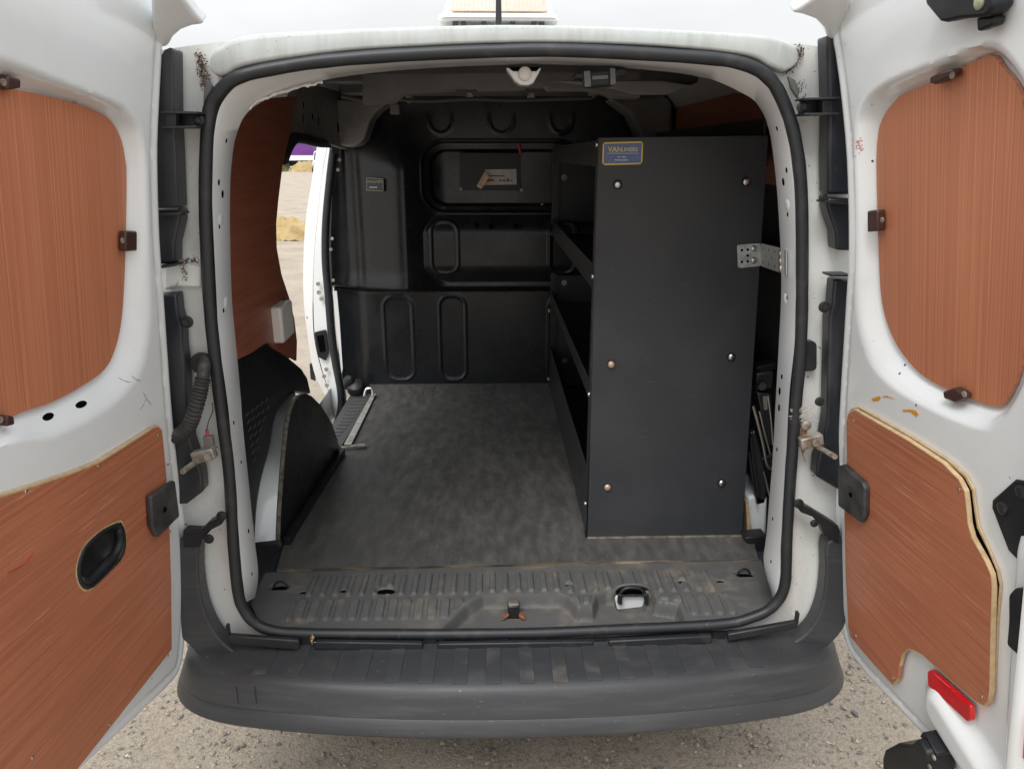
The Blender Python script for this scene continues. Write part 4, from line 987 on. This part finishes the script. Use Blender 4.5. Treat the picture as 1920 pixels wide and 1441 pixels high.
HC = [(222,977),(229,992),(231,1020),(224,1044),(205,1066),(168,1101),(156,1105),(144,1094),(139,1066),(148,1032),(163,1012),(190,990)]
HCuv = dense(uvs(DL, HC, .004), 3)
dl = make_door(DL, OL, PLl, CRl, 'wide left rear door swung open, plywood lined', extra=lambda u, v: -.034 * ss(.004, -.004, sd_poly(u, v, HCuv)))
MB().prism([DL.P(a, b, -.029) for a, b in PLl], DL.n * .006).build('window_board', PLY, dl)
LPp = [(304,806),(297,799),(288,801),(240,832),(185,866),(140,884),(90,901),(50,914),(0,930)]
lp_ = uvs(DL, LPp, .008)
bot = uvs(DL, [(145,1441),(305,1238),(322,1216),(321,1090),(318,1000),(311,880)], .008)
lp_ += [(.70, lp_[-1][1] - .08), (.70, bot[0][1] - .0)] + bot
lb1 = prism_hole(MB(), [DL.P(a, b, .001) for a, b in lp_], [DL.P(a, b, .001) for a, b in HCuv], DL.n * .007).build('lower_board', PLYH, dl)
top = [DL.P(a, b, .001) for a, b in lp_[:9]]
top2 = [p + DL.n * .0072 + DL.e * .0012 for p in top]; MB().loft([[p + DL.e * .0012 for p in top], top2, [p - DL.e * .0035 for p in top2]]).build('board_edge', PLYEDGE, dl)
for x, y in [(297,816),(184,873),(48,921),(318,996),(314,1228),(205,1357),(314,870),(60,1420)]: screw(DL, dl, x, y, .0082)
for pts in ([(222,432),(244,432),(244,469),(222,470)], [(-4,138),(22,147),(22,164),(-4,168)], [(-4,776),(10,778),(12,794),(-4,798)]):
    c_ = on(DL, dl, pts, -.020, .014, 'board_clip', BROWN, .003)
    u_, v_ = DL.uv(sum(p[0] for p in pts) / 4 - 4, sum(p[1] for p in pts) / 4, -.006); MB().disc(DL.P(u_, v_, -.006), DL.n, .005, .002, 10).build('clip_screw', DULL, dl)
dcast = caster(dl)
for x, y in [(90,781),(152,758)]:
    p_, n_ = dcast(x, y); spot(p_, n_, .014, .42, 'drain_hole', DARK, dl)
# pull handle cup sunk through the lower board
cc = (sum(a for a, b in HCuv) / len(HCuv), sum(b for a, b in HCuv) / len(HCuv))
hr = [[DL.P(cc[0] + (a - cc[0]) * k, cc[1] + (b - cc[1]) * k, w_) for a, b in HCuv] for k, w_ in [(.985, .003), (.985, .0095), (.965, .0115), (.90, .0115), (.86, .008), (.80, -.008), (.70, -.020), (.30, -.026)]]
hcup = MB().loft(hr, True); hcup.f.append(tuple(len(hcup.v) - len(HCuv) + i for i in range(len(HCuv)))); hcup.build('pull_handle_cup', BLACK, dl, smooth=60)
eo = [[DL.P(cc[0] + (a - cc[0]) * k, cc[1] + (b - cc[1]) * k, .0083) for a, b in HCuv] for k in (1.045, .98)]
MB().loft(eo, True).build('cup_cutout_edge', PLYEDGE, dl)
gp = [DL.P(*DL.uv(x, y, .004), .004) for x, y in [(221,990),(224,1012),(216,1036),(196,1058),(166,1088),(150,1084)]]
MB().tube(catmull(gp, 5), [.004] + [.0085] * 24 + [.004], 10, flat=.8).build('handle_grip', BLACK, dl, smooth=60)
# door check buffer
CHK = mat('check_cover_plastic', (.03, .031, .033), .45, col2=(.06, .06, .06), vscale=(20, 20, 20))
bf = on(DL, dl, [(272,929),(318,899),(327,966),(286,1006),(275,985)], .009, .013, 'door_check_cover', CHK, .004)
u_, v_ = DL.uv(309,955,.022); MB().disc(DL.P(u_, v_, .0215), DL.n, .006, .0015, 12).build('cover_screw', DARK, dl)
# the outer skin's lip curling over at the top hinge corner
fp = [HY(x, y, -.035 - .0011 * (90 - y)) for x, y in [(300,-30),(330,-20),(352,10),(368,30),(384,47),(360,50),(338,58),(322,72),(312,90),(285,90),(280,-30)]]
MB().prism(fp, (0, .03, .02)).build('door_top_lip', WHITE, dl, bevel=.008, seg=3)
# scuffs: dark hairline marks and a red crayon mark
mb = MB()
for a, b in [((222,708),(246,716)), ((246,704),(265,714)), ((268,735),(285,760)), ((275,745),(262,768))]:
    mb.tube([dcast(a[0] + (b[0] - a[0]) * t, a[1] + (b[1] - a[1]) * t + 2 * math.sin(t * 3.1))[0] for t in (0, .2, .4, .6, .8, 1)], [.0003, .0009, .0005, .0010, .0007, .0003], 5)
mb.build('scratch_marks', mat('scratch_grey', (.22, .21, .2), .7), dl)
MB().tube(catmull([DL.P(*DL.uv(x, y, .0082), .0082) for x, y in [(14,1074),(30,1066),(45,1056),(62,1036)]], 5), .0016, 6, flat=.3).build('crayon_mark', mat('red_crayon', (.4, .03, .025), .7), dl)

# ------------- right door
DR = Door(HY(1582,1200,-.03), HY(1557,67,-.03), V((math.sin(R(3.0)), -math.cos(R(3.0)), 0)), 1)
out = uvs(DR, [(1557,60),(1563,110),(1570,160),(1583,300),(1587,467),(1583,547),(1573,713),(1568,813),(1563,947),(1563,1027),(1565,1094),(1573,1160),(1590,1220),(1627,1271),(1674,1321),(1730,1381),(1790,1445)])
UR = .60
out += [(UR - .02, out[-1][1] - .005), (UR, out[-1][1] + .03), (UR, 1.44), (UR - .03, 1.47), (.02, 1.44)]
OR = dense(out)
PRp = [(1653,253),(1657,233),(1670,207),(1693,180),(1760,150),(1810,127),(1862,102),(1875,106),(1887,123),(1918,163),(1930,215),(1936,420),(1932,620),(1918,700),(1907,727),(1888,757),(1863,758),(1833,748),(1783,728),(1750,711),(1723,690),(1693,653),(1673,613),(1660,563),(1655,497),(1652,400),(1650,300)]
PLr = uvs(DR, PRp, -.03)
CRr = uvs(DR, [(1604,260),(1607,215),(1627,175),(1673,147),(1773,108),(1830,85),(1865,80),(1895,105),(1935,165),(1950,230),(1958,420),(1952,640),(1930,710),(1905,760),(1875,795),(1840,805),(1773,782),(1690,740),(1653,712),(1627,675),(1607,600),(1601,480),(1601,340)])
bumpc = DR.uv(1835,1400); bump2 = DR.uv(1900,1480)
def extra_r(u, v):
    c0 = DR.uv(1775,1330); c1 = (UR + .02, c0[1] - .075)
    dx, dy = c1[0] - c0[0], c1[1] - c0[1]; L = math.hypot(dx, dy)
    t = np.clip(((u - c0[0]) * dx + (v - c0[1]) * dy) / L / L, 0, 1)
    d = np.hypot(u - c0[0] - t * dx, v - c0[1] - t * dy)
    return .028 * ss(.065, .02, d) + .010 * ss(.543, .552, u) * ss(.62, .56, v)
PLr, CRr = dense(PLr), dense(CRr)
dr = make_door(DR, OR, PLr, CRr, 'narrow right rear door swung open, plywood lined, red reflector below', extra=extra_r)
MB().prism([DR.P(a, b, -.029) for a, b in PLr], DR.n * .006).build('window_board', PLY, dr)
RB = [(1593,863),(1592,790),(1596,774),(1607,767),(1640,786),(1707,824),(1773,867),(1803,897),(1815,920),(1819,955),(1821,980),(1828,1006),(1853,1050),(1864,1075),(1867,1100),(1865,1160),(1862,1293),(1859,1315),(1852,1322),(1837,1314),(1790,1275),(1735,1226),(1718,1217),(1708,1215),(1697,1224),(1691,1247),(1688,1272),(1678,1282),(1640,1240),(1600,1193),(1595,1177),(1590,1060),(1588,960)]
rbp = uvs(DR, RB, .008)
RB2 = [(1593,863),(1590,780),(1598,766),(1612,762),(1712,818),(1782,862),(1814,890),(1828,915),(1833,955),(1838,985),(1858,1030),(1874,1068),(1880,1095),(1874,1160),(1868,1293),(1858,1318),(1700,1200),(1600,1180)]
MB().prism(DR.pts(RB2, .001), DR.n * .003).build('backing_board', PLYEDGE, dr)
MB().prism(DR.pts([(x - 6 if x > 1700 else x, y + 4 if y < 1000 else y) for x, y in RB2[:14]] + [(1860,1290),(1700,1180),(1610,1170)], .004), DR.n * .0015).build('shadow_gap', DARK, dr)
MB().prism([DR.P(a, b, .0062) for a, b in rbp], DR.n * .007).build('lower_board', PLYH, dr)
loop = [DR.P(a, b, .006) for a, b in rbp]; lc = sum(loop, V()) / len(loop)
l_out = [p + (p - lc).normalized() * .0012 for p in loop]
MB().loft([l_out, [p + DR.n * .0076 for p in l_out], [p + DR.n * .0078 - (p - lc).normalized() * .0026 for p in l_out]], True).build('board_edge', PLYEDGE, dr)
for x, y in [(1600,789),(1799,917),(1604,1191),(1674,1270),(1841,1305),(1598,960)]: screw(DR, dr, x, y, .0138)
for pts in ([(1641,393),(1660,392),(1661,431),(1641,433)], [(1761,142),(1775,134),(1804,126),(1807,136),(1800,142),(1770,156),(1761,154)], [(1784,731),(1805,724),(1823,735),(1824,744),(1808,752),(1786,744)]):
    on(DR, dr, pts, -.020, .016, 'board_clip', BROWN, .003)
    u_, v_ = DR.uv(sum(p[0] for p in pts) / len(pts) + 4, sum(p[1] for p in pts) / len(pts), -.004); MB().disc(DR.P(u_, v_, -.004), DR.n, .005, .002, 10).build('clip_screw', DULL, dr)
on(DR, dr, [(1581,872),(1590,869),(1628,902),(1633,915),(1632,965),(1625,978),(1582,946)], .012, .014, 'door_check_cover', CHK, .004)
u_, v_ = DR.uv(1595,927,.026); MB().disc(DR.P(u_, v_, .0255), DR.n, .006, .0015, 12).build('cover_screw', DARK, dr)
# red reflector
rf = on(DR, dr, [(1747,1256),(1754,1253),(1830,1321),(1831,1348),(1824,1352),(1748,1283)], .006, .010, 'red_reflector', RED, .003)
on(DR, dr, [(1782,1287),(1784,1289),(1784,1318),(1782,1316)], .0155, .0012, 'reflector_rib', RED)
# latch brackets
lk = on(DR, dr, [(1869,935),(1912,897),(1960,905),(1985,1060),(1930,1062),(1899,1030),(1868,950)], -.004, .008, 'latch_plate', BLACK, .003)
for x, y in [(1882,952),(1917,921)]:
    u_, v_ = DR.uv(x, y, .004); MB().disc(DR.P(u_, v_, .004), DR.n, .010, .006, 14, .3).build('latch_bolt', STEEL, dr)
t1 = on(DR, dr, [(1771,2),(1772,-25),(1902,-25),(1905,8),(1893,22),(1885,27),(1840,30),(1810,37),(1800,35)], .004, .03, 'upper_latch', BLACK, .005)
on(DR, dr, [(1853,30),(1888,26),(1886,45),(1855,57)], .004, .018, 'latch_tongue', BLACK, .004)
u_, v_ = DR.uv(1837,5,.034); MB().disc(DR.P(u_, v_, .034), DR.n, .009, .004, 14, .4).build('latch_bolt', mat('brass_bolt', (.5, .52, .36), .4, .6), dr)
# lower latch, hanging off the bottom corner
L1 = on(DR, dr, [(1701,1412),(1706,1396),(1732,1383),(1758,1386),(1772,1374),(1790,1400),(1794,1425),(1792,1470),(1702,1470)], .004, .055, 'lower_latch', BLACK, .006)
on(DR, dr, [(1762,1372),(1768,1364),(1776,1372),(1795,1405),(1792,1412)], .004, .04, 'latch_tongue', BLACK, .002)
for x, y in [(1752,1419),(1744,1437)]:
    u_, v_ = DR.uv(x, y, .059); MB().disc(DR.P(u_, v_, .059), DR.n, .0052, .003, 12, .4).build('latch_bolt', DULL, dr)
# items on the free edge of this door
on(DR, dr, [(1910,1112),(1922,1098),(1965,1100),(1965,1235),(1925,1222),(1906,1205),(1910,1160)], .006, .016, 'edge_lock', BLACK, .004, .006)
on(DR, dr, [(1913,1350),(1918,1340),(1960,1352),(1960,1440),(1922,1412),(1912,1398)], .006, .012, 'edge_reflector', RED, .003, .005)
# ochre splashes, ink dots
drcast = caster(dr)
for pl in ([(1634,748),(1640,745),(1650,742),(1652,745),(1648,751),(1638,752)], [(1692,768),(1706,767),(1718,769),(1723,776),(1718,781),(1708,772),(1694,771)], [(1653,744),(1662,741),(1678,747),(1664,744)]):
    pr_ = [drcast(x, y) for x, y in pl]; MB().prism([p - n * .001 for p, n in pr_], pr_[0][1] * .0018).build('ochre_splash', OCHRE, dr)
mb = MB()
for x, y in [(1697,684),(1687,700),(1718,759),(1636,302),(1646,300)]:
    p_, n_ = drcast(x, y); mb.disc(p_ - n_ * .001, n_, .0022, .0016, 8)
mb.build('paint_chips', INK, dr)
mb = MB()
for k in range(40):
    p_, n_ = drcast(1607 + random.gauss(3, 5), 272 + random.gauss(0, 9)); mb.disc(p_ - n_ * .001, n_, .0012, .0014, 6)
mb.build('red_specks', mat('red_speck', (.5, .2, .2), .7), dr)
fp = [HY(x, y, -.035 - .0011 * (76 - y)) for x, y in [(1590,-30),(1552,-20),(1520,0),(1498,15),(1483,25),(1505,29),(1530,38),(1546,54),(1555,76),(1590,76),(1600,-30)]]
MB().prism(fp, (0, .03, .02)).build('door_top_lip', WHITE, dr, bevel=.008, seg=3)

# ================================================================== ROOF BEACON AND AERIAL
bea = thing('beacon_light_bar', (0, .62, 2.0), 'amber and clear warning light bar on the van roof', 'light bar')
BYr = .50
def by(px, py): return HY(px, py, BYr)
cl_ = by(935, 20); zb = by(935, 33).z; hw_ = abs(by(1050,20).x - by(820,20).x) / 2
prof_ = [(0, 0), (0, .006), (-.004, .008), (-.012, .045), (-.03, .062), (-.10, .064)]
mb = MB()
loops = []
for ins, dz in [(.0, 0), (.0, .010), (.010, .012), (.022, .050), (.040, .062)]:
    hx, hy = hw_ - ins, .085 - ins
    lpz = fillet([V((cl_.x - hx, BYr + .085 - hy, zb + dz)), V((cl_.x + hx, BYr + .085 - hy, zb + dz)), V((cl_.x + hx, BYr + .085 + hy, zb + dz)), V((cl_.x - hx, BYr + .085 + hy, zb + dz))], .035, 6)
    loops.append(lpz)
mb.loft(loops, True); mb.f.append(tuple(len(mb.v) - len(loops[0]) + i for i in range(len(loops[0])))); mb.build('lens', LENS, bea, smooth=40)
amb = MB()
ax0, ax1 = by(843,20).x, by(1027,20).x
amb.add([(ax0, BYr + .004, zb + .014), (ax1, BYr + .004, zb + .014), (ax1 - .006, BYr + .016, zb + .046), (ax0 + .006, BYr + .016, zb + .046)], [(0, 1, 2, 3)])
MB().prism([V((ax0, BYr + .0045, zb + .014)), V((ax1, BYr + .0045, zb + .014)), V((ax1 - .005, BYr + .0145, zb + .044)), V((ax0 + .005, BYr + .0145, zb + .044))], (0, -.003, .001)).build('amber_grid', AMBER, bea)
for k in range(24):
    t = (k + .5) / 24; a = V((ax0 + (ax1 - ax0) * t, BYr + .0005, zb + .016)); b = a + V((0, .010, .028)); MB().tube([a, b], .0011, 5).build('lens_rib', mat('pale_rib', (.8, .72, .62), .4), bea)
MB().prism([V((cl_.x - hw_ * .99, BYr + .01, zb - .004)), V((cl_.x + hw_ * .99, BYr + .01, zb - .004)), V((cl_.x + hw_ * .99, BYr + .16, zb - .004)), V((cl_.x - hw_ * .99, BYr + .16, zb - .004))], (0, 0, .004)).build('base_plate', WPLAST, bea)
for px in (852, 868, 907, 962, 1003, 1018):
    x = by(px, 36).x; MB().box((x - .006, BYr + .03, roofz(x, BYr) - .002), (x + .006, BYr + .06, zb - .004)).build('mounting_foot', INK, bea)
an = MB(); q0 = HY(935,40,.30); an.tube([q0 + V((0, 0, -.03)), q0 + V((0, .01, .05)), q0 + V((0, .06, .30))], [.0075, .0062, .004], 10); an.build('roof_aerial', BLACK, van)

# ================================================================== BACKGROUND, through the side door
tr = thing('lorry_trailer', (-23, 86, 0), 'distant purple curtain-sided lorry trailer beyond the yard', 'trailer')
ty = 85
MB().box((-32, ty, 1.65), (-19.7, ty + 2.5, 4.1)).build('curtain', PURPLE, tr)
MB().box((-32, ty - .05, 1.1), (-19.7, ty + 2.5, 1.62)).build('side_rail', WHITE, tr)
for x in (-30, -28.6, -24.2, -22.9):
    MB().disc((x, ty + .1, .52), (0, -1, 0), .52, .25, 20).build('wheel', TYRE, tr)
MB().box((-31.5, ty + .6, .5), (-20, ty + 1.9, 1.1)).build('chassis', BLACK, tr)
sw = MB(); 
for k in range(14):
    t = k / 13; sw.v.append((-25.2 + t * 2.2, ty - .02, 3.15 + .35 * math.sin(t * 3.1)))
ptsw = [V(p) for p in sw.v]; MB().loft([ptsw, [p + V((0, 0, .28)) for p in ptsw]]).build('curtain_emblem', WHITE, tr)
vt_ = thing('parked_van', (-16.6, 76, 0), 'small distant white van parked near the purple trailer', 'van')
bxv = MB(); prof = [(0, .35), (0, 1.0), (.25, 1.15), (.9, 1.95), (1.2, 2.05), (4.2, 2.05), (4.3, .35)]
bxv.prism([V((-17.6, 75 + a, b)) for a, b in prof], (1.8, 0, 0)); bxv.build('body', WHITE, vt_, bevel=.08)
MB().prism([V((-17.5, 75.28, 1.2)), V((-15.9, 75.28, 1.2)), V((-15.9, 75.86, 1.9)), V((-17.5, 75.86, 1.9))], (0, -.03, .03)).build('windscreen', GLASS, vt_)
MB().box((-17.5, 74.93, .4), (-15.9, 74.99, .7)).build('bumper', BLACK, vt_)
for x in (-17.45, -16.15): MB().box((x, 74.95, .78), (x + .28, 75.0, .95)).build('headlight', GLASS, vt_)
for x, y in [(-17.62, 75.9), (-15.8, 75.9), (-17.62, 78.4), (-15.8, 78.4)]: MB().disc((x, y, .33), (-1 if x < -16 else 1, 0, 0), .33, .2, 16).build('wheel', TYRE, vt_)
def heap(name, c, rx, ry, hgt, m, label, cat, seed):
    rs = np.random.RandomState(seed); n = 40; mb = MB()
    g = np.linspace(-1, 1, n); X, Y = np.meshgrid(g, g); r = np.hypot(X, Y)
    Z = hgt * np.clip(1 - r ** 1.6, -.1, 1) ** 1 * (1 + .22 * np.sin(X * 5 + seed) * np.cos(Y * 4.3) + .10 * np.sin(X * 13 + Y * 11)) + rs.randn(n, n) * hgt * .025
    idx = np.arange(n * n).reshape(n, n)
    mb.v = np.stack([c[0] + X.ravel() * rx, c[1] + Y.ravel() * ry, np.maximum(Z.ravel(), -.05)], -1).tolist()
    mb.f = np.stack([idx[:-1, :-1], idx[:-1, 1:], idx[1:, 1:], idx[1:, :-1]], -1).reshape(-1, 4).tolist()
    return tag(mb.build(name, m, None, smooth=40), label, cat)
SAND = mat('yellow_sand', (.42, .31, .15), .95, col2=(.26, .185, .085), vscale=(5, 5, 5), lo=.4, hi=.7, bump=1, bscale=(30, 30, 30))
heap('sand_heap', (-4.25, 14.6), .95, .42, .40, SAND, 'low yellow sand heap on the ground outside the side door', 'sand heap', 3)
heap('sand_heap', (-19.6, 81), 1.9, 1.2, 1.15, SAND, 'distant tan sand heap in front of the purple trailer', 'sand heap', 5)
GR = mat('weed_green', (.12, .14, .03), .9, col2=(.2, .18, .06), vscale=(3, 3, 3))
mb = MB()
for k in range(500):
    x, y = random.gauss(-23.2, .9), random.gauss(81, .4); h_ = random.uniform(.3, .8); a = random.uniform(0, 3.14); dx, dy = math.cos(a) * .06, math.sin(a) * .06
    mb.add([(x - dx, y - dy, 0), (x + dx, y + dy, 0), (x + random.gauss(0, .15), y + random.gauss(0, .1), h_)], [(0, 1, 2)])
wo_ = mb.build('weeds', GR, None, smooth=0); wo_['kind'] = 'stuff'; tag(wo_, 'distant patch of green weeds before the purple trailer', 'weeds')
